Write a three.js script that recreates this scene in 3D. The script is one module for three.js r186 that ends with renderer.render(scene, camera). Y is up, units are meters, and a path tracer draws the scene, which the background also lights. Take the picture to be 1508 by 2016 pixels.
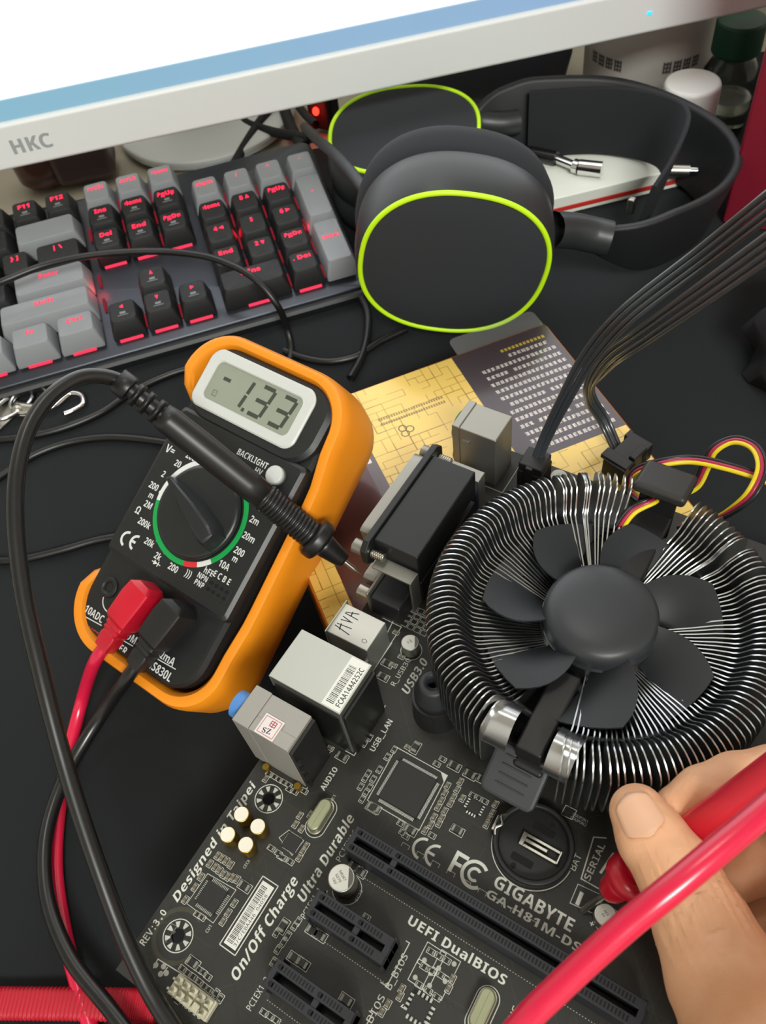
import * as THREE from 'three';
import { RoundedBoxGeometry } from 'three/addons/geometries/RoundedBoxGeometry.js';
import { mergeGeometries, toCreasedNormals, mergeVertices } from 'three/addons/utils/BufferGeometryUtils.js';
import { MarchingCubes } from 'three/addons/objects/MarchingCubes.js';
import { RectAreaLightUniformsLib } from 'three/addons/lights/RectAreaLightUniformsLib.js';

// ------------------------------------------------------------------ camera, light, exposure
const S = 0.001;                                     // every length below is in millimetres
const scene = new THREE.Scene();
scene.background = new THREE.Color(0x000000);
const camera = new THREE.PerspectiveCamera(62.973, 1508 / 2016, 0.01, 20);
camera.position.set(98.82 * S, 298.893 * S, 39.159 * S);
camera.up.set(-0.36579, 0.59155, -0.71852);
camera.lookAt(98.82 * S - 0.38086, 298.893 * S - 0.79956, 39.159 * S - 0.46438);
camera.focus = 0.262;
camera.userData.fStop = 27;
RectAreaLightUniformsLib.init();
const renderer = new THREE.WebGLRenderer({ antialias: true });
renderer.toneMapping = THREE.LinearToneMapping;
renderer.toneMappingExposure = 1.0;
renderer.shadowMap.enabled = true;
const CEIL_LAMP = { at: [150, 2330, 2350], w: 1200, h: 900, power: 43, color: 0xfafcf6 };
const ADDED_FILL_LAMP = { at: [60, 2330, -560], w: 500, h: 240, power: 13 };  // added fill, out of view, brightens the desk behind the monitor
const SCREEN_LIGHT = 0.5, SCREEN_GLOW = 1.5;

// ------------------------------------------------------------------ helpers
const YAW = 43.6 * Math.PI / 180;                    // the room, monitor and desk stand at this angle to the board
const rf = (a, y, b) => [a * Math.cos(YAW) + b * Math.sin(YAW), y, -a * Math.sin(YAW) + b * Math.cos(YAW)];
let seed = 7; const rnd = () => { seed = (seed * 16807) % 2147483647; return seed / 2147483647; };
const used = {};
function numbered(n) { const k = used[n] = (used[n] ?? -1) + 1; return k ? `${n}_${String(k).padStart(3, '0')}` : n; }
function clean(g, uv) {
  if (g.index) g = g.toNonIndexed();
  for (const k of Object.keys(g.attributes)) if (!['position', 'normal', 'color'].includes(k) && !(uv && k === 'uv')) g.deleteAttribute(k);
  return g;
}
function geo(gs, uv) {                               // mm geometries -> one geometry in metres
  gs = Array.isArray(gs) ? gs : [gs];
  const g = gs.length > 1 ? mergeGeometries(gs.map(x => clean(x, uv))) : gs[0].clone();
  g.scale(S, S, S); g.computeBoundingSphere(); return g;
}
function meshOf(name, g, m, parent) { const o = new THREE.Mesh(g, m); o.name = name; o.castShadow = o.receiveShadow = true; if (parent) parent.add(o); return o; }
function part(name, gs, m, parent, uv, label) { const o = meshOf(name, geo(gs, uv), m, parent); if (label) o.userData.label = label; return o; }
function tag(o, label, category, group) { o.userData = { label, category }; if (group) o.userData.group = group; return o; }
function thing(name, label, category, p = [0, 0, 0], turn = 0, group) {
  const o = new THREE.Group(); o.name = numbered(name); scene.add(o);
  o.position.set(p[0] * S, p[1] * S, p[2] * S); o.rotation.y = turn; return tag(o, label, category, group);
}
function orient(o, x, y, z) { o.quaternion.setFromRotationMatrix(new THREE.Matrix4().makeBasis(new THREE.Vector3(...x), new THREE.Vector3(...y), new THREE.Vector3(...z))); }
function struct(name, gs, m, turn = 0) { const o = part(name, gs, m, scene, true); o.userData = { kind: 'structure' }; o.rotation.y = turn; return o; }
const V = (a) => new THREE.Vector3(...a);
function mv(g, x, y, z) { g.translate(x, y, z); return g; }
function box(w, h, d, x = 0, y = 0, z = 0, r = 0, seg = 2) { return mv(r ? new RoundedBoxGeometry(w, h, d, seg, r) : new THREE.BoxGeometry(w, h, d), x, y, z); }
function cyl(r1, r2, h, x = 0, y = 0, z = 0, n = 32, open = false) { return mv(new THREE.CylinderGeometry(r1, r2, h, n, 1, open), x, y, z); }
function between(g, a, b) {                          // a shape along +y from 0, laid from a towards b
  const d = V(b).sub(V(a)).normalize();
  g.applyQuaternion(new THREE.Quaternion().setFromUnitVectors(new THREE.Vector3(0, 1, 0), d)); return mv(g, ...a);
}
function rod(a, b, r1, r2 = r1, n = 20) { const l = V(a).distanceTo(V(b)); return between(mv(new THREE.CylinderGeometry(r2, r1, l, n), 0, l / 2, 0), a, b); }
function lathe(pts, n = 40) { return new THREE.LatheGeometry(pts.map(p => new THREE.Vector2(...p)), n); }
function tube(pts, r, n = 0, rs = 10, closed = false) { const c = new THREE.CatmullRomCurve3(pts.map(V), closed, 'centripetal'); return new THREE.TubeGeometry(c, n || pts.length * 10, r, rs, closed); }
function rrect(hw, hd, r, k = 6) {                   // rounded rectangle outline, [x, z] points
  const o = []; r = Math.min(r, hw - 0.01, hd - 0.01);
  for (const [sx, sz, a0] of [[1, 1, 0], [-1, 1, 1], [-1, -1, 2], [1, -1, 3]])
    for (let i = 0; i <= k; i++) { const a = (a0 + i / k) * Math.PI / 2; o.push([sx * (hw - r) + r * Math.cos(a), sz * (hd - r) + r * Math.sin(a)]); }
  return o;
}
function rrectS(hw, hd, r, k, m) {                    // the same with m points along each straight side
  const c = rrect(hw, hd, r, k), o = [], n = k + 1;
  for (let s = 0; s < 4; s++) { for (let i = 0; i < n; i++) o.push(c[s * n + i]); const a = c[s * n + n - 1], b = c[((s + 1) % 4) * n]; for (let i = 1; i <= m; i++) o.push([a[0] + (b[0] - a[0]) * i / (m + 1), a[1] + (b[1] - a[1]) * i / (m + 1)]); }
  return o;
}
function loft(rings, capA = true, capB = true, crease = 0.6, closed = false) {   // rings of 3D points, same count
  const n = rings[0].length, pos = [], idx = [];
  for (const r of rings) for (const p of r) pos.push(...p);
  const R = rings.length;
  for (let i = 0; i < (closed ? R : R - 1); i++) for (let j = 0; j < n; j++) {
    const a = i * n + j, b = i * n + (j + 1) % n, c = ((i + 1) % R) * n + j, d = ((i + 1) % R) * n + (j + 1) % n;
    idx.push(a, c, b, b, c, d);
  }
  const cap = (i, flip) => { const c = new THREE.Vector3(); rings[i].forEach(p => c.add(V(p))); c.divideScalar(n); const k = pos.length / 3; pos.push(c.x, c.y, c.z); for (let j = 0; j < n; j++) { const a = i * n + j, b = i * n + (j + 1) % n; flip ? idx.push(a, k, b) : idx.push(a, b, k); } };
  if (!closed) { if (capA) cap(0, false); if (capB) cap(R - 1, true); }
  const g = new THREE.BufferGeometry(); g.setAttribute('position', new THREE.Float32BufferAttribute(pos, 3)); g.setIndex(idx);
  return toCreasedNormals(g, crease);
}
const ringAt = (o, y, dx = 0, dz = 0) => o.map(([x, z]) => [x + dx, y, z + dz]);
function ext(pts, h, bev = 0, holes = []) {          // [x, z] outline raised along +y
  const s = new THREE.Shape(pts.map(([x, z]) => new THREE.Vector2(x, -z)));
  for (const [hx, hz, hr] of holes) { const p = new THREE.Path(); p.absarc(hx, -hz, hr, 0, Math.PI * 2); s.holes.push(p); }
  const g = new THREE.ExtrudeGeometry(s, { depth: h - 2 * bev, bevelEnabled: bev > 0, bevelSize: bev, bevelThickness: bev, bevelOffset: -bev, bevelSegments: 2, curveSegments: 20 });
  g.rotateX(-Math.PI / 2); return mv(g, 0, bev, 0);
}
function colored(g, c) { g = clean(g, false); const n = g.attributes.position.count, a = new Float32Array(n * 3), k = new THREE.Color(c); for (let i = 0; i < n; i++) a.set([k.r, k.g, k.b], i * 3); g.setAttribute('color', new THREE.BufferAttribute(a, 3)); return g; }
function plane(w, d, x = 0, y = 0, z = 0) { const g = new THREE.PlaneGeometry(w, d); g.rotateX(-Math.PI / 2); return mv(g, x, y, z); }   // faces up, u along x, v towards -z
function tex(w, h, draw, data = false) {
  const c = document.createElement('canvas'); c.width = w; c.height = h; draw(c.getContext('2d'), w, h);
  const t = new THREE.CanvasTexture(c); t.colorSpace = data ? THREE.NoColorSpace : THREE.SRGBColorSpace; t.anisotropy = 8; return t;
}
function noiseTex(n, rep, lo, hi, coarse = 0.5) {    // grey noise, fine and coarse layers, tiling
  const d = new Uint8Array(n * n * 4), k = 16, gx = Array.from({ length: k * k }, rnd);
  for (let y = 0; y < n; y++) for (let x = 0; x < n; x++) {
    const fx = x / n * k, fy = y / n * k, ix = fx | 0, iy = fy | 0, tx = fx - ix, ty = fy - iy, q = (a, b) => gx[(b % k) * k + a % k];
    const s = (q(ix, iy) * (1 - tx) + q(ix + 1, iy) * tx) * (1 - ty) + (q(ix, iy + 1) * (1 - tx) + q(ix + 1, iy + 1) * tx) * ty;
    const v = lo + (hi - lo) * (coarse * s + (1 - coarse) * rnd()), i = (y * n + x) * 4; d[i] = d[i + 1] = d[i + 2] = v; d[i + 3] = 255;
  }
  const t = new THREE.DataTexture(d, n, n); t.wrapS = t.wrapT = THREE.RepeatWrapping; t.repeat.set(rep, rep); t.magFilter = t.minFilter = THREE.LinearFilter; t.needsUpdate = true; return t;
}
const mat = (color, roughness = 0.6, o = {}) => new THREE.MeshStandardMaterial({ color, roughness, ...o });
const phys = (color, roughness, o = {}) => new THREE.MeshPhysicalMaterial({ color, roughness, ...o });
const glow = (color, k) => new THREE.MeshStandardMaterial({ color: 0x000000, emissive: color, emissiveIntensity: k });
const M = {
  wall: mat(0xe4e2de, 0.9), floor: mat(0x8b7a66, 0.7), ceil: mat(0xeceae4, 0.95),
  deskTop: mat(0xa79f8c, 0.55, { roughnessMap: noiseTex(128, 6, 150, 255) }),
  matCloth: mat(0x191f22, 0.95, { bumpMap: noiseTex(256, 40, 60, 255, 0.2), bumpScale: 0.00025 }),
  black: mat(0x1b1b1c, 0.45), blackGloss: mat(0x141516, 0.22), blackMatte: mat(0x18191a, 0.8), charcoal: mat(0x2a2c2f, 0.5),
  rubber: mat(0x151516, 0.38), darkGrey: mat(0x3a3c3e, 0.6),
  orange: phys(0xf09018, 0.42, { clearcoat: 0.15, clearcoatRoughness: 0.4 }),
  white: mat(0xe6e6e2, 0.4), whitePlastic: mat(0xdcdfdf, 0.45),
  red: phys(0xc4142c, 0.3, { clearcoat: 0.25, clearcoatRoughness: 0.3 }),
  steel: mat(0xb9b6ac, 0.34, { metalness: 1 }), tin: mat(0xbec0ba, 0.5, { metalness: 0.85, roughnessMap: noiseTex(128, 2, 150, 255) }),
  oldTin: mat(0x98968e, 0.5, { metalness: 0.8, roughnessMap: noiseTex(128, 3, 130, 255) }),
  chrome: mat(0xe2e2e2, 0.12, { metalness: 1 }), gold: mat(0xb99a45, 0.35, { metalness: 1 }),
  fin: mat(0xcfd2d4, 0.27, { metalness: 1 }),
};

// ------------------------------------------------------------------ the room
{
  const W = 5600, H = 2400, T = 80, F = -740;        // the desk top is at 0
  const slab = (w, h, d, a, y, b) => box(w, h, d, a, y, b);
  const ca = 100, cb = 1900;
  struct('floor', slab(W, T, W, ca, F - T / 2, cb), M.floor, YAW);
  struct('ceiling', slab(W, T, W, ca, F + H + T / 2 + 740, cb), M.ceil, YAW);
  const hh = H + 740, cy = F + hh / 2;
  struct('wall_back', slab(W, hh, T, ca, cy, -760 - T / 2), M.wall, YAW);
  struct('wall_front', slab(W, hh, T, ca, cy, cb + W / 2 + T / 2), M.wall, YAW);
  struct('wall_left', slab(T, hh, W, ca - W / 2 - T / 2, cy, cb), M.wall, YAW);
  struct('wall_right', slab(T, hh, W, ca + W / 2 + T / 2, cy, cb), M.wall, YAW);
  // ceiling lamp behind the person
  const [lx, ly, lz] = rf(CEIL_LAMP.at[0], CEIL_LAMP.at[1], CEIL_LAMP.at[2]);
  {  // extra lamp put in only to lift the dim area under the monitor
    const [x, y, z] = rf(...ADDED_FILL_LAMP.at), D = thing('ceiling_lamp', 'added narrow fill lamp near the back wall, unseen above the monitor', 'lamp', [x, y, z], YAW);
    part('lamp_housing', box(ADDED_FILL_LAMP.w + 30, 40, ADDED_FILL_LAMP.h + 30, 0, 40, 0, 10), M.white, D);
    part('lamp_diffuser', box(ADDED_FILL_LAMP.w, 18, ADDED_FILL_LAMP.h, 0, 8, 0, 6), glow(CEIL_LAMP.color, 1.2), D);
    const l = new THREE.RectAreaLight(CEIL_LAMP.color, ADDED_FILL_LAMP.power, ADDED_FILL_LAMP.w * S, ADDED_FILL_LAMP.h * S); l.position.set(0, -6 * S, 0); l.rotation.x = -Math.PI / 2; D.add(l);
  }
  const L = thing('ceiling_lamp', 'flat square ceiling lamp above the desk, behind the camera', 'lamp', [lx, ly, lz], YAW);
  part('lamp_housing', box(CEIL_LAMP.w + 40, 50, CEIL_LAMP.h + 40, 0, 40, 0, 12), M.white, L);
  part('lamp_diffuser', box(CEIL_LAMP.w, 18, CEIL_LAMP.h, 0, 8, 0, 6), glow(CEIL_LAMP.color, 1.2), L);
  const al = new THREE.RectAreaLight(CEIL_LAMP.color, CEIL_LAMP.power, CEIL_LAMP.w * S, CEIL_LAMP.h * S);
  al.position.set(0, -6 * S, 0); al.rotation.x = -Math.PI / 2; L.add(al);
}
// ------------------------------------------------------------------ desk and desk mat
{
  const dk = thing('desk', 'beige desk top showing behind the keyboard and under the monitor', 'desk', [0, -741.5, 0], YAW);
  part('desk_top', box(1500, 28, 760, 100, 724.5, -250, 3), M.deskTop, dk, true);
  for (const [a, b] of [[-600, 90], [800, 90], [-600, -590], [800, -590]]) part('leg', box(45, 711, 45, a, 355.5, b, 3), M.darkGrey, dk);
  const mt = part('desk_mat', (() => { const g = ext(rrect(430, 290, 12).map(([x, z]) => [x + 130, z - 147]), 3, 0.8); return g; })(), M.matCloth, scene, true);
  mt.name = numbered('desk_mat'); mt.rotation.y = YAW; mt.position.y = -3 * S;
  tag(mt, 'black woven desk mat lying under the keyboard, meter and boxes', 'desk mat');
}
// ------------------------------------------------------------------ monitor
{
  const b0 = -354.7, y0 = 70, a0 = -165, a1 = 405, w = a1 - a0, ca = (a0 + a1) / 2;
  const mo = thing('monitor', 'white monitor with a glowing blank screen across the top of the picture', 'monitor', rf(ca, 0, b0), YAW);
  const H = 345;
  const bez = (hw, y1, y2, x, z0, z1) => box(hw, y2 - y1, z1 - z0, x, (y1 + y2) / 2, (z0 + z1) / 2, 1.6);
  const bottom = part('bezel', box(w, 24, 14, 0, y0 + 12, -7, 2.2, 3), M.whitePlastic, mo);
  part('bezel', box(w, 12, 14, 0, y0 + H - 6, -7, 2, 3), M.whitePlastic, mo);
  for (const s of [-1, 1]) part('bezel', box(12, H - 34, 14, s * (w / 2 - 6), y0 + H / 2 + 6, -7, 2, 3), M.whitePlastic, mo);
  const back = part('back_cover', [box(w - 16, H - 16, 12, 0, y0 + H / 2, -19, 5, 3), box(240, 200, 18, -20, y0 + 150, -32, 8, 3)], M.whitePlastic, mo);
  const sw = w - 24, sh = H - 36;
  const st = tex(1024, 558, (c, W, h) => {
    c.fillStyle = '#ffffff'; c.fillRect(0, 0, W, h);
    const th = h * 10.4 / sh; const g = c.createLinearGradient(0, 0, W, 0); g.addColorStop(0, '#6f9ba9'); g.addColorStop(0.5, '#7a98b2'); g.addColorStop(1, '#7a90b2');
    c.fillStyle = g; c.fillRect(0, h - th, W, th);
  });
  const sg = new THREE.PlaneGeometry(sw, sh); mv(sg, 0, y0 + 24 + sh / 2, -3);
  part('screen', sg, new THREE.MeshStandardMaterial({ color: 0x050505, roughness: 0.4, emissive: 0xffffff, emissiveMap: st, emissiveIntensity: SCREEN_GLOW }), mo, true, 'glowing white screen with a blue bar along its lower edge');
  const sl = new THREE.RectAreaLight(0xf2f7ff, SCREEN_LIGHT, sw * S, sh * S); sl.position.set(0, (y0 + 24 + sh / 2) * S, 2 * S); sl.rotation.y = Math.PI; mo.add(sl);
  // brand letters, raised off the bezel
  const lg = tex(256, 96, (c, W, h) => { c.clearRect(0, 0, W, h); c.fillStyle = '#000'; c.fillRect(0, 0, W, h); c.fillStyle = '#fff'; c.font = 'bold 92px sans-serif'; c.textBaseline = 'middle'; c.textAlign = 'center'; c.fillText('HKC', W / 2, h / 2 + 4, 240); }, true);
  const lp = new THREE.PlaneGeometry(31, 11); mv(lp, -71 - ca, y0 + 12, 0.15);
  part('brand_letters', lp, new THREE.MeshStandardMaterial({ color: 0x9aa0a0, roughness: 0.5, alphaMap: lg, transparent: true }), mo, true, 'grey letters HKC on the bezel');
  part('power_light', box(2.6, 1.6, 0.8, 268 - ca, y0 + 11, 0.3, 0.3), glow(0x30c8ff, 1.6), mo, false, 'small cyan power light');
  part('stand_neck', box(60, 150, 20, -110, 78, -150, 8), M.whitePlastic, mo);
  part('stand_foot', ext(Array.from({ length: 64 }, (_, i) => [Math.cos(i / 32 * Math.PI) * 64 - 106, -Math.sin(i / 32 * Math.PI) * 66 - 150]).reverse(), 6, 2), M.whitePlastic, mo);
}
// ------------------------------------------------------------------ keyboard
{
  const yaw = 48.4 * Math.PI / 180, t = 8.29 * Math.PI / 180;
  const ka = [Math.cos(yaw), 0, -Math.sin(yaw)], kb = [Math.sin(yaw) * Math.cos(t), -Math.sin(t), Math.cos(yaw) * Math.cos(t)];
  const kn = new THREE.Vector3().crossVectors(V(kb), V(ka)).toArray();
  const kb0 = thing('keyboard', 'black and grey mechanical keyboard with red backlight half under the monitor', 'keyboard', [-242.2, 35.9, -267.9]);
  orient(kb0, ka, kn, kb);
  const u = 19.05, top = 0, plateY = -12.5;
  const caseMat = mat(0x17181b, 0.5), plateMat = mat(0x3d4048, 0.42, { metalness: 0.55, roughnessMap: noiseTex(128, 3, 120, 255) });
  const caseOut = (x0, x1, z0, z1, r) => rrect((x1 - x0) / 2, (z1 - z0) / 2, r, 4).map(([x, z]) => [x + (x0 + x1) / 2, z + (z0 + z1) / 2]);
  const X0 = -292, X1 = 69.5, Z0 = -33, Z1 = 101;
  part('case', loft([ringAt(caseOut(X0 + 3, X1 - 3, Z0 + 3, Z1 - 3, 5), -20.9), ringAt(caseOut(X0, X1, Z0, Z1, 6), -18.6), ringAt(caseOut(X0, X1, Z0, Z1, 6), -15.5), ringAt(caseOut(X0 + 1.5, X1 - 1.5, Z0 + 1.5, Z1 - 1.5, 5), -14.2)]), caseMat, kb0);
  part('top_plate', loft([ringAt(caseOut(X0 + 2.5, X1 - 2.5, Z0 + 3, Z1 - 4, 4), -14.3), ringAt(caseOut(X0 + 2.5, X1 - 2.5, Z0 + 3, Z1 - 4, 4), plateY - 0.4), ringAt(caseOut(X0 + 3, X1 - 3, Z0 + 3.5, Z1 - 4.5, 4), plateY)]), plateMat, kb0);
  for (const s of [-1, 1]) part('foot', box(30, 18, 8, s > 0 ? 40 : -258, -30.2, -24, 2), M.rubber, kb0);
  // legends: one atlas, one small plane per key
  const names = ['Num', '/', '*', '-', 'Home', '8▲', 'PgUp', '+', '4◄', '5', '6►', 'End', '2▼', 'PgDn', 'Enter', '0 Ins', '. Del', 'Ins', 'Home', 'PgUp', 'Del', 'End', 'PgDn', 'PrtSc', 'ScrLk', 'Pause', 'F12', 'F11', 'F10', '←', '| \\', '} ]', '{ [', 'Enter', '" \'', 'Shift', 'Ctrl', 'Fn', 'Alt', '▲', '◄', '▼', '►', '= +', '- _', 'P', ': ;', '? /', '> .', '0', 'F9', 'O', 'L'];
  const AW = 8, CW = 128, CH = 64, atlas = tex(AW * CW, 8 * CH, (c) => {
    c.fillStyle = '#000'; c.fillRect(0, 0, AW * CW, 8 * CH); c.fillStyle = '#fff'; c.textAlign = 'center'; c.textBaseline = 'middle'; c.font = 'bold 54px sans-serif';
    const tri = (x, y, a) => { c.beginPath(); for (const k of [0, 2.3, -2.3]) c.lineTo(x + 22 * Math.cos(a + k), y + 22 * Math.sin(a + k)); c.closePath(); c.fill(); };
    names.forEach((n, i) => { const x = (i % AW) * CW + CW / 2, y = ((i / AW) | 0) * CH + CH / 2 + 2, k = [...'►▼◄▲'].findIndex(s => n.includes(s)), t = n.replace(/[►▼◄▲]/, ''); if (k >= 0) tri(t ? x + 26 : x, y, k * Math.PI / 2); if (t) c.fillText(t, k >= 0 ? x - 22 : x, y, CW - 10); });
  }, true);
  const legendMat = new THREE.MeshStandardMaterial({ color: 0x200004, emissive: 0xff1a40, emissiveIntensity: 3.2, alphaMap: atlas, transparent: true, roughness: 0.6 });
  const legendMatGrey = new THREE.MeshStandardMaterial({ color: 0x501018, emissive: 0xff3058, emissiveIntensity: 1.6, alphaMap: atlas, transparent: true, roughness: 0.6 });
  const blackCap = mat(0x17181a, 0.55), greyCap = mat(0x85888c, 0.6), ledMat = glow(0xff3a5c, 1.1), subMat = mat(0x7d8083, 0.6);
  const capGeo = {}, legGeo = {};
  const cap = (w, d) => capGeo[w + 'x' + d] ??= (() => {
    const W = w * u / 2, D = d * u / 2, rings = [];
    for (const [y, iw, id, oz, r] of [[-11.2, 0.55, 0.55, 0, 1.2], [-9, 0.6, 0.6, 0, 1.3], [-0.9, 2.7, 2.35, -0.9, 1.9], [-0.25, 3.0, 2.65, -1.0, 2], [0, 3.6, 3.2, -1.0, 2]]) rings.push(ringAt(rrect(W - iw, D - id, r, 4), y, 0, oz));
    rings.push(ringAt(rrect((W - 3.6) * 0.5, (D - 3.2) * 0.5, 1, 4), -0.35, 0, -1));
    return geo(loft(rings, true, true, 0.45));
  })();
  const ledGeo = geo(box(12.5, 1.8, 1.2, 0, -11.4, 9.0, 0.4)), subGeo = geo([box(5.5, 0.06, 0.5, 0, -0.24, 2.4), box(3, 0.06, 1.6, 0, -0.24, 0.6)]);
  const leg = (i) => legGeo[i] ??= (() => { const n = names[i].length, w = Math.min(12, 4.6 + n * 2.2), g = plane(w, 5.2, 0, -0.14, -4.2); const c = i % AW, r = (i / AW) | 0, a = g.attributes.uv; for (let k = 0; k < a.count; k++) a.setXY(k, (c + a.getX(k)) / AW, 1 - (r + 1 - a.getY(k)) / 8); g.rotateX(0); return geo(g, true); })();
  let bars = 0;
  const key = (name, x, z, w, d, grey, bar, sub) => {
    const k = meshOf('keycap', cap(w, d), grey ? greyCap : blackCap, kb0);
    const row = z + (d - 1) / 2; k.position.set(x * u * S, (row < 0.5 ? 0.4 : row > 3.4 ? 0.2 : -0.3) * S, (z * u + 4.2) * S); k.rotation.x = row < 0.5 ? 0.05 : row > 2.5 ? -0.06 : 0;
    const i = names.indexOf(name); if (i >= 0) meshOf('legend', leg(i), grey ? legendMatGrey : legendMat, k);
    if (sub) meshOf('legend', subGeo, subMat, k);
    if (bar) { const l = meshOf('backlight_bar', ledGeo, ledMat, k); l.scale.x = 1; l.position.z = (d - 1) * u / 2 * S; bars++; }
  };
  // number pad
  key('Num', 0, 0, 1, 1, 1); key('/', 1, 0, 1, 1, 1); key('*', 2, 0, 1, 1, 1); key('-', 3, 0, 1, 1, 1);
  key('Home', 0, 1, 1, 1, 0); key('8▲', 1, 1, 1, 1, 0); key('PgUp', 2, 1, 1, 1, 0); key('+', 3, 1.5, 1, 2, 1);
  key('4◄', 0, 2, 1, 1, 0); key('5', 1, 2, 1, 1, 0); key('6►', 2, 2, 1, 1, 0);
  key('End', 0, 3, 1, 1, 0); key('2▼', 1, 3, 1, 1, 0); key('PgDn', 2, 3, 1, 1, 0); key('Enter', 3, 3.5, 1, 2, 1);
  key('0 Ins', 0.5, 4, 2, 1, 0, 1); key('. Del', 2, 4, 1, 1, 0, 1);
  // navigation block
  key('PrtSc', -3.2, -1.05, 1, 1, 1); key('ScrLk', -2.2, -1.05, 1, 1, 1); key('Pause', -1.2, -1.05, 1, 1, 1);
  key('Ins', -3.2, 0, 1, 1, 0, 0, 1); key('Home', -2.2, 0, 1, 1, 0, 0, 1); key('PgUp', -1.2, 0, 1, 1, 0, 0, 1);
  key('Del', -3.2, 1, 1, 1, 0, 1, 1); key('End', -2.2, 1, 1, 1, 0, 1, 1); key('PgDn', -1.2, 1, 1, 1, 0, 1, 1);
  key('▲', -2.2, 3, 1, 1, 0, 0, 1); key('◄', -3.2, 4, 1, 1, 0, 1, 1); key('▼', -2.2, 4, 1, 1, 0, 1, 1); key('►', -1.2, 4, 1, 1, 0, 1, 1);
  // main block
  key('F12', -4.4, -1.05, 1, 1, 0, 0, 1); key('F11', -5.4, -1.05, 1, 1, 0, 0, 1); key('F10', -6.4, -1.05, 1, 1, 0, 0, 1); key('F9', -7.4, -1.05, 1, 1, 0, 0, 1);
  key('←', -4.9, 0, 2, 1, 1); key('= +', -6.4, 0, 1, 1, 0); key('- _', -7.4, 0, 1, 1, 0); key('0', -8.4, 0, 1, 1, 0);
  key('| \\', -4.65, 1, 1.5, 1, 0); key('} ]', -5.9, 1, 1, 1, 0); key('{ [', -6.9, 1, 1, 1, 0); key('P', -7.9, 1, 1, 1, 0); key('O', -8.9, 1, 1, 1, 0);
  key('Enter', -5.025, 2, 2.25, 1, 1); key('" \'', -6.65, 2, 1, 1, 0); key(': ;', -7.65, 2, 1, 1, 0); key('L', -8.65, 2, 1, 1, 0);
  key('Shift', -5.275, 3, 2.75, 1, 1); key('? /', -7.15, 3, 1, 1, 0); key('> .', -8.15, 3, 1, 1, 0);
  key('Ctrl', -4.525, 4, 1.25, 1, 1, 1); key('Fn', -5.775, 4, 1.25, 1, 1, 1); key('Alt', -7.025, 4, 1.25, 1, 1, 1);
  // lit switch housings seen in the gaps, and the light they give
  const sw = geo(box(1.6, 2.2, 9, 0, -11.4, 3.5, 0.5)), swMat = glow(0xc81838, 0.35);
  for (const x of [0.5, 1.5, 2.5]) for (let z = 0; z < (x === 0.5 ? 4 : 5); z++) { const m = meshOf('switch_light', sw, swMat, kb0); m.position.set(x * u * S, 0, (z * u) * S); }
  for (const x of [-2.7, -1.7]) for (const z of [-1, 0, 1]) { const m = meshOf('switch_light', sw, swMat, kb0); m.position.set(x * u * S, 0, z * u * S); }
  for (const [x, z] of [[-2.7, 4], [-1.7, 4], [-3.75, 2], [-3.75, 3], [-3.75, 0]]) { const m = meshOf('switch_light', sw, swMat, kb0); m.position.set(x * u * S, 0, z * u * S); }
  for (const [x, z, p] of [[0.5, 2, 0.0016], [2.5, 2.5, 0.0016], [-2.2, 0.4, 0.0016], [-3.8, 2.6, 0.001]]) {
    const l = new THREE.PointLight(0xff1030, p * 0.25, 0, 2); l.position.set(x * u * S, -8 * S, z * u * S); l.castShadow = true; l.shadow.radius = 0.2; kb0.add(l);
  }
}
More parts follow.
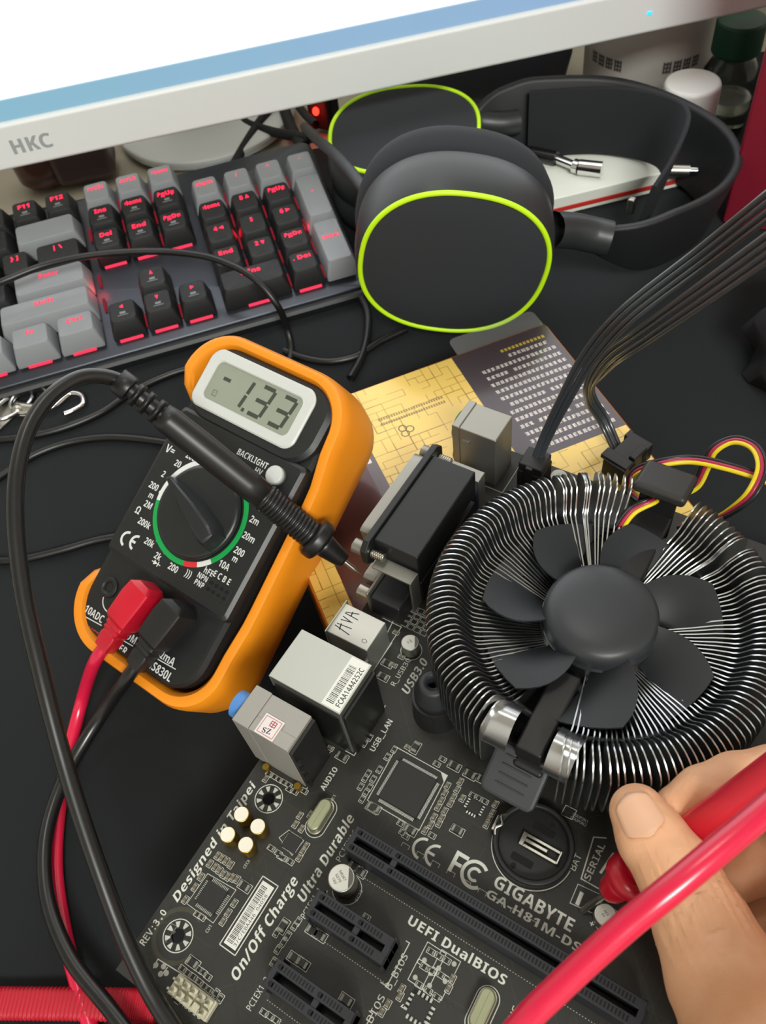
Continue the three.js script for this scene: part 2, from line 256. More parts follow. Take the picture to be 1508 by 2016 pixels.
// ------------------------------------------------------------------ headset
{
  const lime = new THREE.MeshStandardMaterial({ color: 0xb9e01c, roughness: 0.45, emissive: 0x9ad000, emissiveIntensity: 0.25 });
  const fabric = mat(0x2b2e33, 0.95, { bumpMap: noiseTex(128, 14, 0, 255, 0.1), bumpScale: 0.0003 }), shell = mat(0x2c2f30, 0.42), pad = mat(0x24262b, 0.9, { bumpMap: noiseTex(128, 10, 0, 255, 0.3), bumpScale: 0.0003 });
  const hs = thing('headset', 'black over-ear headset with lime green rings on its ear cups', 'headset', [-64, 0, -243]);
  const oval = (rx, ry, sq, n = 64) => Array.from({ length: n }, (_, i) => { const a = i / n * Math.PI * 2, c = Math.cos(a), s = Math.sin(a), p = 2 / sq; return [rx * Math.sign(c) * Math.abs(c) ** p, ry * Math.sign(s) * Math.abs(s) ** p]; });
  // an ear cup: face along +z of its own frame
  const cup = (o, full) => {
    const ring = (k, z, dx = 0, dy = 0) => oval(46 * k, 44 * k, 2.3).map(([x, y]) => [x + dx, y + dy, z]);
    part('cup_face', loft([ring(0.955, -3), ring(0.955, 0.6), ring(0.9, 1.6), ring(0.6, 2.4), ring(0.2, 2.6)], true, true, 0.8), fabric, o);
    part('lime_ring', tube(oval(45.2, 43.2, 2.3, 48).map(([x, y]) => [x, y, 0.4]), 1.25, 160, 10, true), lime, o);
    part('cup_shell', loft([ring(1.0, 0), ring(1.035, -4), ring(1.06, -14), ring(1.05, -24), ring(1.0, -28)], true, true, 0.8), shell, o);
    part('ear_cushion', loft([ring(1.0, -27), ring(1.05, -30), ring(1.08, -36), ring(1.05, -43), ring(0.96, -48), ring(0.7, -48), ring(0.62, -40), ring(0.6, -30)], true, true, 1.2), pad, o);
  };
  const near = new THREE.Group(); near.name = 'ear_cup'; hs.add(near); near.scale.setScalar(0.955); near.position.set(1 * S, 52 * S, 3 * S);
  orient(near, [Math.cos(-0.50 + 0), 0, Math.sin(-0.50)], [0, 1, 0], [Math.sin(0.50), 0, Math.cos(0.50)]);
  near.rotateX(0.10); near.rotateZ(-0.24);
  cup(near, true);
  near.userData.label = 'near ear cup facing the camera';
  const far = new THREE.Group(); far.name = 'ear_cup'; hs.add(far);
  far.position.set(([-149.8,46,-341.2][0] + 64) * S, 48.6 * S, ([-149.8,46,-341.2][2] + 243) * S);
  orient(far, [Math.cos(-0.50), 0, Math.sin(-0.50)], [0, 1, 0], [Math.sin(0.50), 0, Math.cos(0.50)]); far.rotateX(-1.5); far.scale.setScalar(0.93); cup(far, false);
  far.userData.label = 'far ear cup behind the near one';
  // head band: a wide flat loop lying towards the right, with a thinner inner strap
  const P = (p) => [p[0] + 64, p[1], p[2] + 243];
  const band = (pts, w, th, r0, lean, tip = 1) => { const c = new THREE.CatmullRomCurve3(pts.map(p => V(P(p)))), rings = [], n = 60; for (let i = 0; i <= n; i++) { const e = Math.min(i, n - i) / n, tp = tip + (1 - tip) * Math.min(1, e / 0.16) ** 0.8, q = c.getPoint(i / n), t = c.getTangent(i / n), side = new THREE.Vector3().crossVectors(t, new THREE.Vector3(0, 1, 0)).normalize(), up = new THREE.Vector3(0, 1, 0).addScaledVector(side, lean).normalize(); rings.push(rrect(th / 2, w / 2 * tp, r0, 3).map(([a, b]) => q.clone().addScaledVector(side, a).addScaledVector(up, b).toArray())); } return loft(rings, true, true, 0.7); };
  const bandMat = mat(0x1b1c1f, 0.55);
  part('headband', band([[-19.3,36,-304.4], [-2.2,30,-316.2], [11,25,-339.4], [19.4,22,-367.4], [17.3,21,-394.1], [1.7,22,-414.7], [-27.8,25,-427], [-61,29,-426.9], [-92.8,32,-411.1], [-115.3,34,-392.8], [-123.7,36,-379.9]], 41, 5, 2, 0.25, 0.4), bandMat, hs, false, 'wide black outer headband');
  part('headband_pad', band([[-7.8,30,-341], [-5.9,36,-358.5], [-9.3,42,-387.2], [-29.1,34,-413.6], [-59.8,32,-415.6], [-99.1,32,-396.8]], 37, 2.5, 1, 0.2), mat(0x1a1c20, 0.9), hs, false, 'thin black inner strap');
  part('yoke', [tube([P([-33.3,52,-283.9]), P([-26.6,46,-294.6]), P([-19.6,42,-300.5]), P([-11.5,40,-303.5])], 8.5, 30, 14)], shell, hs);
  part('yoke', tube([P([-134.1,36,-383.7]), P([-123.5,36,-382.9]), P([-113,34,-388.3]), P([-105.1,33,-395.6])], 7, 24, 12), shell, hs);
  part('hinge_clip', mv(box(4, 9, 4, 0, 0, 0, 1), ...P([-19.7,22,-358.6])), M.steel, hs, false, 'small silver hinge clip');
  part('microphone_cable', tube([P([-107.9,70,-246.1]), P([-130.1,68,-263.9]), P([-157.6,62,-285.7]), P([-186.6,52,-308.7]), P([-220.7,36,-340.3])], 2.9, 40, 12), M.charcoal, hs, false, 'grey cable leaving the near ear cup');
  part('cable_socket', rod(P([-107.9,70,-246.1]), P([-102.4,69,-242.1]), 4.2, 4.6), M.blackMatte, hs);
}
// ------------------------------------------------------------------ things behind the keyboard and headset
{
  // cables and a small hub with a red lamp
  const hub = thing('usb_hub', 'small black hub with a lit red lamp among tangled cables', 'usb hub', [-250.4,0,-389.3]);
  part('hub_body', box(20, 26, 14, 0, 13, -9, 4), M.blackMatte, hub);
  part('indicator_lamp', mv(new THREE.SphereGeometry(2.2, 16, 12).scale(1, 1.25, 1), 0, 15, -0.5), glow(0xff2418, 7), hub, false, 'glowing red indicator lamp');
  const hl = new THREE.PointLight(0xff2010, 0.0006, 0, 2); hl.position.set(0, 15 * S, 4 * S); hl.castShadow = true; hl.shadow.radius = 0.1; hub.add(hl);
  const cb = (label, pts, r, m = M.blackMatte) => tag(part(numbered('cable'), tube(pts, r, 0, 10), m, scene), label, 'cable');
  cb('black cable crossing the beige desk slantwise up to the monitor edge', [[-276.3,3,-322.8], [-284.7,4,-349.9], [-291,6,-377.8], [-292.8,10,-404.9], [-289,16,-423.5]], 3.2);
  cb('black cable making a sharp loop on the beige desk by the red lamp', [[-291.9,5,-408], [-303.7,5,-396.4], [-311.1,4,-384.8], [-304.1,4,-376.7], [-277.7,6,-370.4], [-249.8,12,-363.1], [-231,18,-356.5]], 3.2);
  cb('black cable dropping straight behind the number pad to the red lamp', [[-294.8,8,-408.3], [-274.1,8,-387.2], [-256.3,9,-370.2], [-233.3,14,-351.6]], 4);
  cb('thin black cable running from the monitor edge to the red lamp', [[-284,10,-408.1], [-256.6,14,-385.5], [-232.1,22,-365.2]], 2.8);
  cb('black cable rising behind the far ear cup, leftmost of three', [[-222.3,4,-446.2], [-222.3,6,-460.6], [-222,10,-478.6]], 3.2);
  cb('black cable rising behind the far ear cup, middle one of three', [[-202.1,4,-460.8], [-195.7,6,-471.4], [-197.9,10,-486.9]], 3.2);
  cb('black cable rising behind the far ear cup, nearest to the dark bag', [[-173.7,4,-467.4], [-174.8,6,-484.7], [-181.5,10,-504]], 3.2);
  cb('thin black cable crossing two others behind the far ear cup', [[-193.6,10,-453.6], [-184,12,-465.1], [-173.7,12,-482.7], [-166.6,12,-495.6]], 1.8);
  // brown capped jar
  const j0 = thing('jar', 'small brown capped glass jar on the beige desk under the brand letters', 'jar', [-398.3,0,-271.5]);
  part('jar_body', lathe([[0, 0], [14, 0], [17, 4], [18, 20], [17.5, 34], [0, 34]]), phys(0x6b4a44, 0.15, { transmission: 0.5, thickness: 0.01, ior: 1.45 }), j0);
  part('jar_lid', mv(lathe([[0, 0], [18.5, 0], [18.8, 2], [18.8, 13], [17.5, 15], [0, 15]]), 0, 34, 0), mat(0x4a2c28, 0.5), j0);
  // dark adapter box behind the keys
  const ad = thing('adapter_box', 'dark glossy adapter box catching red light behind the grey function keys', 'adapter', [-369.6,0,-284.3], YAW);
  part('adapter_body', box(40, 34, 34, 0, 17, -8, 6, 4), mat(0x5c4c4c, 0.35), ad);
  // dark bag with a faint red curve
  const bg = thing('pouch', 'dark pouch with a faint red curved stripe behind the headband', 'pouch', rf(206, 0, -474), YAW);
  part('pouch_body', loft([ringAt(rrect(58, 26, 16), 0), ringAt(rrect(62, 30, 20), 18), ringAt(rrect(60, 28, 20), 60), ringAt(rrect(54, 20, 16), 90), ringAt(rrect(46, 10, 8), 100)], true, true, 1), mat(0x62656f, 0.85), bg);
  part('stripe', tube([[10, 58, 29], [20, 44, 30.6], [32, 38, 31], [44, 44, 30.4], [52, 58, 27.5]], 3.2, 40, 10), mat(0x9a2c40, 0.8), bg, false, 'faint red curved stripe');
  // white jar with print
  const jl = tex(512, 256, (c, W, h) => {
    c.fillStyle = '#c9c4bd'; c.fillRect(0, 0, W, h); c.fillStyle = '#4a4642';
    for (const [ox, n] of [[190, 4], [290, 4]]) for (let i = 0; i < n; i++) { const x = ox + i * 13; for (let k = 0; k < 3; k++) { c.fillRect(x, 148 + k * 3.4, 10, 1.6); c.fillRect(x + (k % 3) * 4, 147, 1.8, 10); } }
  });
  const [jx, , jz] = rf(311, 0, -436);
  const jar = thing('jar', 'large white plastic jar with dark print behind the white capped bottle', 'jar', [jx, 0, jz], -3.0);
  part('jar_body', lathe([[0, 0], [38, 0], [41, 4], [41.5, 30], [41.5, 78], [38, 86], [33, 89], [0, 89]], 56), mat(0xffffff, 0.5, { map: jl }), jar, true);
  part('jar_lid', mv(lathe([[0, 0], [36, 0], [36.5, 1], [36.5, 15], [35, 17], [0, 17]], 56), 0, 89, 0), M.whitePlastic, jar);
  // small white capped bottle
  const wb = thing('bottle', 'white bottle with a plain round white cap beside the headband', 'bottle', [[-23.5,43,-454.6][0], 0, [-23.5,43,-454.6][2]]);
  part('bottle_body', lathe([[0, 0], [13.5, 0], [15.5, 3], [15.5, 19], [13.5, 21], [0, 21]]), mat(0xd9d9d4, 0.5), wb);
  part('bottle_cap', mv(lathe([[0, 0], [16.2, 0], [16.4, 1], [16.2, 19], [15.4, 21], [13.8, 21.8], [0, 21.8]], 48), 0, 21, 0), mat(0xe8e9e6, 0.42), wb);
  part('yellow_tag', mv(box(7, 9, 1.2, 0, 0, 0, 0.4), 9, 12, 12.5), mat(0xc8b420, 0.6), wb);
  // clear bottle with a green cap
  const gb = thing('bottle', 'clear plastic bottle with a dark green cap beside the red box', 'bottle', [[-15.4,36,-509.6][0], 0, [-15.4,36,-509.6][2]]);
  const glass = phys(0xe4ece6, 0.05, { transmission: 1, thickness: 0.02, ior: 1.35, attenuationColor: new THREE.Color(0xcfdccf), attenuationDistance: 0.12 });
  part('bottle_body', lathe([[0, 0], [15, 0], [17, 3], [16.5, 9], [17, 15], [16.5, 21], [16.5, 25], [13, 31], [9, 34], [8.8, 38], [0, 38]], 48), glass, gb);
  part('bottle_cap', mv(lathe([[0, 0], [14, 0], [14.6, 1], [14.6, 17], [13.5, 18.5], [0, 18.5]], 36), 0, 36, 0), mat(0x0d4430, 0.5), gb);
  const gb2 = thing('jar', 'small clear plastic jar in front of the green capped bottle', 'jar', [[-7.6,8,-483.3][0], 0, [-7.6,8,-483.3][2]]);
  part('jar_body', lathe([[0, 0], [10, 0], [12, 2], [12, 14], [11, 16], [0, 16]], 40), glass, gb2);
  part('jar_lid', mv(lathe([[0, 0], [12.4, 0], [12.6, 1], [12.6, 6], [12, 7], [0, 7]], 40), 0, 16.2, 0), phys(0xdfe6e0, 0.12, { transmission: 0.9, thickness: 0.004, ior: 1.4 }), gb2);
  const wbx = thing('carton', 'pale grey carton standing behind the bottles', 'box', rf(420, 0, -480), YAW);
  part('carton_body', box(60, 100, 30, -28, 50, -8, 1.5), mat(0xa6a69c, 0.7), wbx);
  // red box at the right
  const rb = thing('storage_box', 'tall dark red box standing at the right edge of the picture', 'box', [21, 0, -392], 4 * Math.PI / 180);
  part('box_body', box(180, 160, 90, 91, 80, -46, 2), mat(0x7c0f26, 0.55), rb);
  part('box_lid', box(183, 14, 93, 91, 165, -46, 2), mat(0x74102a, 0.5), rb);
  // white tray box with red edge and metal tools on it
  const tb = thing('paper_box', 'flat white paper box with a red edge lying inside the headband loop', 'box', rf(252, 0, -329), YAW + 0.03);
  part('box_top', box(118, 12, 40, 0, 6.4, 0, 0.8), mat(0xdfe2d8, 0.6), tb);
  part('red_edge', box(118.6, 3.2, 40.6, 0, 4.4, 0, 0.6), mat(0xc02a22, 0.6), tb, false, 'red printed stripe along the edge');
  const [sx, sy, sz] = [-78.7,17,-393.2], [ex, ey, ez] = [-46.4,17,-387.5];
  const drv = thing('screwdriver', 'chrome tool with a dark grip lying on the white paper box', 'screwdriver', [sx, 17, sz]);
  const Q = (p) => [p[0] - sx, p[1] - 17, p[2] - sz];
  part('shaft', [rod([0, 0, 0], Q([-66.2,17,-390.1]), 2.6, 2.6), rod(Q([-66.2,17,-390.1]), Q([-62.9,17,-389.8]), 4, 4), rod(Q([-62.9,17,-389.8]), Q([-49.9,17,-392.1]), 4.4, 4.4)], M.chrome, drv);
  part('grip', rod(Q([-110.5,17,-393.7]), [0, 0, 0], 3.6, 4), M.blackGloss, drv);
  const nut = thing('metal_connector', 'small silver metal connector lying under the inner strap of the headband', 'connector', [-11.1,12.4,-406.7]);
  part('barrel', rod([-5, 3.4, 0], [6, 3.4, -4], 3.4, 3.4), M.steel, nut); part('collar', rod([6, 3.4, -4], [10, 3.4, -5.4], 2.4, 2.4), M.chrome, nut);
  // keyring at the left
  const kr = thing('keyring', 'silver keyring with a snap hook lying on the mat at the left edge', 'keyring', [-243.2,2.2,-107.6]);
  const kl = (p) => [p[0] - [-243.2,2.2,-107.6][0], p[1] - 2.2, p[2] - [-243.2,2.2,-107.6][2]];
  part('split_ring', [0, 1.6].map(d => tube(Array.from({ length: 20 }, (_, i) => { const a = i / 20 * 6.283; return [-2 + 9.5 * Math.cos(a), d + 0.6, -2 + 9.5 * Math.sin(a)]; }), 1, 60, 8, true)), M.chrome, kr);
  part('split_ring', tube(Array.from({ length: 20 }, (_, i) => { const a = i / 20 * 6.283; return [-7 + 7 * Math.cos(a), 2.4 + 1.2 * Math.sin(a), 5 + 12 * Math.sin(a)]; }), 1.1, 60, 8, true), M.chrome, kr);
  part('hook', tube([kl([-233,3,-108.5]), kl([-230.1,3,-113.9]), kl([-228.7,3,-123.8]), kl([-222.8,3,-125.4]), kl([-217.3,3,-120.8]), kl([-218.7,3,-115.4]), kl([-221.1,3,-111.5])], 1.5, 60, 10), M.chrome, kr);
  part('swivel', [rod(kl([-246.6,3,-103.2]), kl([-236.1,3,-107.8]), 3.6, 2.6), mv(new THREE.SphereGeometry(3.4, 16, 12), ...kl([-245.1,4,-101.6]))], M.steel, kr);
  part('key_blade', mv(box(14, 1.6, 26, 0, 0, 0, 0.6), ...kl([-253.7,1.2,-94.8])), M.steel, kr);
  // red spiral wrap at the lower left
  const rs = tex(256, 64, (c, W, h) => { c.fillStyle = '#b5142a'; c.fillRect(0, 0, W, h); c.fillStyle = '#8c0c20'; for (let i = 0; i < W; i += 8) c.fillRect(i, 0, 3, h); });
  const sp = thing('strap', 'red ribbed strap lying on the mat in the lower left corner', 'strap', [0, 0, 0]);
  const sc = [[-60,2.5,96.7], [-50.8,2.5,91.7], [-32.9,3,81.3], [-14.6,3,70.8], [-5.2,2.5,65.7]];
  const scv = new THREE.CatmullRomCurve3(sc.map(V)), wr = []; for (let i = 0; i <= 300; i++) { const q = scv.getPoint(i / 300), t = scv.getTangent(i / 300), s2 = new THREE.Vector3().crossVectors(t, new THREE.Vector3(0, 1, 0)).normalize(), k = 1 + 0.06 * Math.sin(i * 1.3); wr.push(rrect(4.6 * k, 2 * k, 1.8, 3).map(([a, b]) => q.clone().addScaledVector(s2, a).add(new THREE.Vector3(0, b, 0)).toArray())); }
  part('ribbed_band', loft(wr, true, true, 0.9), mat(0xb5142a, 0.6), sp);
  // dark bag at the right edge
  const cl = thing('cloth_bag', 'black crumpled cloth bag with faint green specks at the right edge', 'bag', [82, 0, -296], 0.4);
  const cr = []; for (const [y, k] of [[0, 1], [12, 1.06], [28, 1], [42, 0.8], [50, 0.45]]) cr.push(Array.from({ length: 40 }, (_, i) => { const a = i / 40 * 6.283, w = k * (1 + 0.08 * Math.sin(5 * a + y * 0.2) + 0.05 * Math.sin(9 * a - y * 0.3)); return [30 + 44 * w * Math.cos(a), y + 2 * Math.sin(3 * a + y), 40 * w * Math.sin(a)]; }));
  part('bag_body', loft(cr, true, true, 1.4), mat(0x1d1c20, 0.9), cl);
  part('green_specks', [[8, 46, 22], [20, 49, 10], [2, 38, 30], [24, 47, 26]].map(([x, y, z]) => mv(new THREE.SphereGeometry(1.6, 8, 6).scale(1.4, 0.6, 1), x, y - 1.2, z)), mat(0x35543a, 0.8), cl);
  // cables on the mat
  cb('thin black cable arching over the front of the keyboard to the mat', [[-287.1,44,-131.7], [-274.5,46,-142.9], [-262.1,47,-160.8], [-245.8,48,-175.1], [-224.3,47,-190.4], [-203.4,45,-201.8], [-181.5,43,-207.4], [-160.4,38,-207.8], [-147.4,27,-206], [-145.5,10,-207], [-140.2,3,-200.8], [-134.3,2.2,-185.8]], 1.8, M.rubber);
  cb('thin black cable curving on the mat between meter and headset', [[-144.5,2,-200], [-131.2,2,-199.9], [-117.5,2,-203.4], [-107.5,2,-212.2], [-101.4,2,-227.7], [-94,2,-241.4]], 2, M.rubber);
  cb('black cable hanging down from the headset to the gold box', [[-101.2,2,-197.6], [-103.9,2,-212.6], [-109.6,3,-227.8], [-120.1,4,-243.8], [-134.8,4,-255.7]], 2.2, M.rubber);
  cb('thin black cable making an arc on the mat left of the meter', [[-223.7,2,-57.5], [-220.5,2,-71.5], [-215.9,2,-84.7], [-206.9,2,-97.3], [-192.7,2,-108.4], [-178.1,2,-115.1], [-159.5,2,-120.9]], 2, M.rubber);
  cb('thin black cable lying low on the mat beside the meter middle', [[-192,2,-25.8], [-175.5,2,-35.7], [-161.9,2,-48.3], [-150.9,2,-60.2], [-138.2,2,-70.5]], 1.9, M.rubber);
  cb('black cable running along the mat in front of the keyboard', [[-250.1,2,-77.9], [-231.8,2,-89.2], [-216.4,2,-103.2], [-205,2,-121.5], [-200.1,2,-139.8], [-189.2,2,-160.1], [-173.9,2,-175.7]], 2, M.rubber);
}
// ------------------------------------------------------------------ gold box under the board
{
  const a = [0.8, 0.6], L = 205, W = 147, Hb = 32.4;     // a runs along the stripes, b across them
  const gbx = thing('gift_box', 'flat gold and brown box with fine maze lines under the motherboard', 'box', [-17.4, 0, -243.8], -Math.atan2(0.6, 0.8));
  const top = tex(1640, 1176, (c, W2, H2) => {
    const s = 8; c.scale(s, s);
    c.fillStyle = '#e6c264'; c.fillRect(0, 0, L, W);
    // fine maze lines
    c.strokeStyle = 'rgba(110,80,30,0.42)'; c.lineWidth = 0.35;
    let q = 11; const r = () => { q = (q * 48271) % 2147483647; return q / 2147483647; };
    for (let i = 0; i < 760; i++) { let x = Math.round(r() * 51) * 4, y = Math.round(r() * 37) * 4; c.beginPath(); c.moveTo(x, y); for (let k = 0; k < 3; k++) { const d = (r() * 4) | 0, l = 4 * (1 + ((r() * 2) | 0)); if (d === 0) x += l; else if (d === 1) x -= l; else if (d === 2) y += l; else y -= l; c.lineTo(x, y); } c.stroke(); }
    // dark text band at the far edge
    c.fillStyle = '#41363c'; c.fillRect(0, 0, 71, 48);
    c.fillStyle = '#b9a23a'; for (let i = 0; i < 12; i++) c.fillRect(6, 4 + i * 1.9, 1.8, 1.3);
    c.fillStyle = '#cfc6c0'; q = 5;
    for (let row = 0; row < 13; row++) for (let k = 0; k < 17; k++) if (r() > 0.04 && !(row < 1 && k > 9)) { const x = 10 + row * 4.6, y = 2.6 + k * 2.2; for (let m = 0; m < 3; m++) c.fillRect(x + m * 0.75, y + r() * 0.4, 0.45, 1.55); c.fillRect(x, y + r() * 1.2, 2.1, 0.4); c.fillRect(x + r() * 0.5, y + 0.6 + r() * 0.8, 1.7, 0.35); }
    // brown band near the meter: print and painted reflection, with a painted glare square
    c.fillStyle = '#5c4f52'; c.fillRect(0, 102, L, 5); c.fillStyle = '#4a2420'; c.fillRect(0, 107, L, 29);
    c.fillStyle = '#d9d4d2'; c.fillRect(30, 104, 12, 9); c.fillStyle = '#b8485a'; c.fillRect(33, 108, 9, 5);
    // small clover print and line of tiny characters
    c.strokeStyle = '#5e4c22'; c.lineWidth = 0.5; for (const [x, y] of [[30, 85], [33.2, 85], [31.6, 82.2]]) { c.beginPath(); c.arc(x, y, 1.7, 0, 6.3); c.stroke(); }
    c.fillStyle = 'rgba(110,86,40,0.7)'; for (let i = 0; i < 26; i++) for (let k = 0; k < 2; k++) c.fillRect(20 + k * 3, 62 + i * 1.2, 1.6, 0.8);
  });
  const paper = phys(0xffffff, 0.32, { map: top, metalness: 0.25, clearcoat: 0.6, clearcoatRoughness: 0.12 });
  const side = mat(0xb06a1c, 0.4, { metalness: 0.25 });
  part('box_body', mv(ext(rrect(L / 2, W / 2, 3), Hb, 1.2), L / 2, 0, W / 2), side, gbx);
  part('printed_top', plane(L - 2, W - 2, L / 2, Hb + 0.06, W / 2), paper, gbx, true, 'gold top with brown bands, white characters and painted glare');
  part('plastic_wrap', loft([ringAt(rrect(8, 22, 3).map(([x, z]) => [x - 5, z + 22]), 29.6), ringAt(rrect(8, 22, 3).map(([x, z]) => [x - 5, z + 22]), 30)], true, true), phys(0xffffff, 0.1, { transmission: 0.95, thickness: 0, ior: 1.4 }), gbx, false, 'clear plastic wrap standing off the edge');
}
// ------------------------------------------------------------------ motherboard (its own axes: x away from the port edge, z along it, y = 0 on the board)
const BY = 36;
const board = thing('motherboard', 'black motherboard with white print, slots and metal ports lying on the gold box', 'motherboard', [0, BY, 0]);
{
  const X0 = -10.2, X1 = 164, Z0 = -164, Z1 = 62, k = 9;
  const holes = [[0, 0], [0, 45.72], [0, -157.5], [155, 0], [155, 45.72], [155, -157.5]];
  const bt = tex(Math.round((X1 - X0) * k), Math.round((Z1 - Z0) * k), (c, W, H) => {
    c.fillStyle = '#262622'; c.fillRect(0, 0, W, H);
    c.setTransform(k, 0, 0, k, -X0 * k, -Z0 * k);
    let q = 99; const r = () => { q = (q * 48271) % 2147483647; return q / 2147483647; };
    c.lineWidth = 0.25;
    for (let i = 0; i < 420; i++) { c.strokeStyle = r() > 0.5 ? 'rgba(58,58,52,0.55)' : 'rgba(24,24,22,0.6)'; let x = X0 + r() * 175, z = Z0 + r() * 226; c.beginPath(); c.moveTo(x, z); for (let j = 0; j < 3; j++) { const d = (r() * 8 | 0) * Math.PI / 4, l = 3 + r() * 14; x += Math.cos(d) * l; z += Math.sin(d) * l; c.lineTo(x, z); } c.stroke(); }
    // bare copper-toned lanes around the lower holes
    c.strokeStyle = 'rgba(96,88,66,0.4)'; c.lineWidth = 1.3; c.beginPath(); c.arc(0, 45.72, 7.2, 0.2, 5.2); c.stroke();
    const I = '#cfcfc6';
    c.strokeStyle = c.fillStyle = I;
    const poly = (pts, close, w = 0.28) => { c.lineWidth = w; c.beginPath(); pts.forEach(([x, z], i) => i ? c.lineTo(x, z) : c.moveTo(x, z)); if (close) c.closePath(); c.stroke(); };
    const text = (s, a, b, h, style, gap = 0) => {          // baseline from a to b, capital height h
      const d = Math.hypot(b[0] - a[0], b[1] - a[1]); c.save(); c.translate(a[0], a[1]); c.rotate(Math.abs(b[1] - a[1]) > Math.abs(b[0] - a[0]) ? -Math.PI / 2 : 0);
      c.font = `${style.replace('#', '20px')}`; const w = c.measureText(s).width, sy = h / 14.4; c.scale(d / w, sy); c.fillText(s, 0, 0); c.restore();
    };
    text('Designed in Taipei', [-6,39.3], [-6.3,-1.3], 2.6, 'italic bold # sans-serif');
    text('REV:3.0', [-7,53.2], [-6.5,42.4], 2.0, 'bold # monospace');
    text('On/Off Charge', [22.4,46.7], [22.4,15.3], 3.0, 'italic bold # sans-serif');
    text('Ultra Durable', [27.3,20.1], [27.8,-8.5], 3.0, 'italic bold # sans-serif');
    text('PCIEX16', [30.4,4.8], [30.1,-5.7], 1.7, '# monospace');
    text('PCIEX1_1', [30.1,23.2], [30.4,13.7], 1.7, '# monospace');
    text('PCIEX1_2', [30.2,50.1], [29.7,40.9], 1.8, '# monospace');
    text('AUDIO', [14.2,-10.8], [13.7,-19], 1.7, 'bold # monospace');
    text('USB_LAN', [21.4,-29.3], [21.7,-41.5], 1.7, 'bold # monospace');
    text('R_USB30', [15.5,-52.1], [15.4,-63.7], 1.7, '# monospace');
    text('USB3.0', [21.1,-51.4], [20.5,-65.7], 3.0, 'italic bold # sans-serif');
    text('UEFI DualBIOS', [56,8.9], [87.4,8.3], 2.7, 'bold # sans-serif');
    text('GIGABYTE', [72.7,-12.3], [97.6,-13], 3.7, 'bold # sans-serif');
    text('GA-H81M-DS2', [72.2,-8.7], [104.2,-9.3], 2.4, 'bold # sans-serif');
    text('BAT', [91.8,-27.6], [91.9,-32.8], 2.0, '# monospace');
    text('SERIAL', [96.5,-27.2], [96.3,-39.1], 1.9, 'bold # monospace');
    text('B_BIOS', [61,26], [60.6,15.9], 1.9, '# monospace');
    text('M_BIOS', [60.6,39.2], [60.6,27.8], 1.9, '# monospace');
    text('COUPON1', [84.6,-42.3], [89.7,-42.4], 0.8, '# monospace');
    text('COUPON2', [84.4,-41], [89.6,-41], 0.8, '# monospace');
    text('CU1', [7.2,40.8], [7.2,38.3], 1.0, '# monospace');
    text('EC18', [40.8,11.4], [40.9,7.9], 0.9, '# monospace');
    text('CEC8', [6.1,20.9], [6,18.1], 0.9, '# monospace');
    text('LAE1', [18.3,-7.9], [18,-11.7], 0.9, '# monospace');
    text('S_HS', [93.3,18.7], [93.3,11.5], 1.9, '# monospace');
    text('F_AUDIO', [8.3,58.9], [19.2,59.5], 1.9, '# monospace');
    text('+', [32.4,15.1], [32.5,13.1], 2.0, 'bold # sans-serif');
    text('+', [100.8,-16.4], [102.3,-16.4], 2.0, 'bold # sans-serif');
    // CE and FC marks
    const arc = (p, rad, a0, a1, w) => { c.lineWidth = w; c.beginPath(); c.arc(p[0], p[1], rad, a0, a1); c.stroke(); };
    arc([50.3,-11.1], 3.0, 0.5 * Math.PI, 1.5 * Math.PI, 0.85); { const p = [54.6,-11.2]; arc(p, 3.0, 0.5 * Math.PI, 1.5 * Math.PI, 0.85); poly([[p[0] - 3, p[1]], [p[0] - 0.4, p[1]]], false, 0.85); }
    { const p = [67,-12.4]; arc(p, 3.7, 0.25 * Math.PI, 1.75 * Math.PI, 1.05); arc(p, 1.7, 0.25 * Math.PI, 1.75 * Math.PI, 0.9); const f = [60,-9.5], g = [60.1,-15.4]; poly([f, [f[0], g[1]], [f[0] + 3.6, g[1]]], false, 1.2); poly([[f[0], (f[1] + g[1]) / 2], [f[0] + 2.6, (f[1] + g[1]) / 2]], false, 1.1); }
    // mounting hole rings with solder wedges
    for (const [hx, hz] of holes) { c.fillStyle = '#1c1c1a'; c.beginPath(); c.arc(hx, hz, 4.4, 0, 6.3); c.fill(); arc([hx, hz], 4.45, 0, 6.3, 0.3); c.fillStyle = '#b9b8ae'; for (let i = 0; i < 8; i++) { const a = i * Math.PI / 4 + 0.1; c.beginPath(); c.moveTo(hx + 2.3 * Math.cos(a - 0.12), hz + 2.3 * Math.sin(a - 0.12)); c.lineTo(hx + 4.0 * Math.cos(a - 0.2), hz + 4.0 * Math.sin(a - 0.2)); c.lineTo(hx + 4.0 * Math.cos(a + 0.2), hz + 4.0 * Math.sin(a + 0.2)); c.lineTo(hx + 2.3 * Math.cos(a + 0.12), hz + 2.3 * Math.sin(a + 0.12)); c.fill(); } }
    c.strokeStyle = c.fillStyle = I;
    // outlines of parts
    poly([[16.4, -45], [16.4, -25.2], [13, -25.2]]); poly([[8.9, -22.5], [8.9, -8.4], [6, -8.4]]); poly([[-2, -73], [6, -73], [6, -50]]); poly([[-2, -80], [20, -80]]); poly([[10.8, -160], [10.8, -143], [-6, -143]]);
    poly([[27.1,-34.4], [45.9,-34.3], [46.5,-15.3], [27.8,-15.2]], true);
    { const p = [45.9,-34.3]; c.beginPath(); c.moveTo(p[0] - 2.4, p[1]); c.lineTo(p[0], p[1]); c.lineTo(p[0], p[1] + 2.4); c.fill(); }
    poly([[-3.1,27.7], [7.4,27], [7,37.7], [-3.3,37.6]], true, 0.2);
    poly([[9.9,8.1], [11.3,4.7], [17.2,5], [16.5,10.4]], true, 0.2);
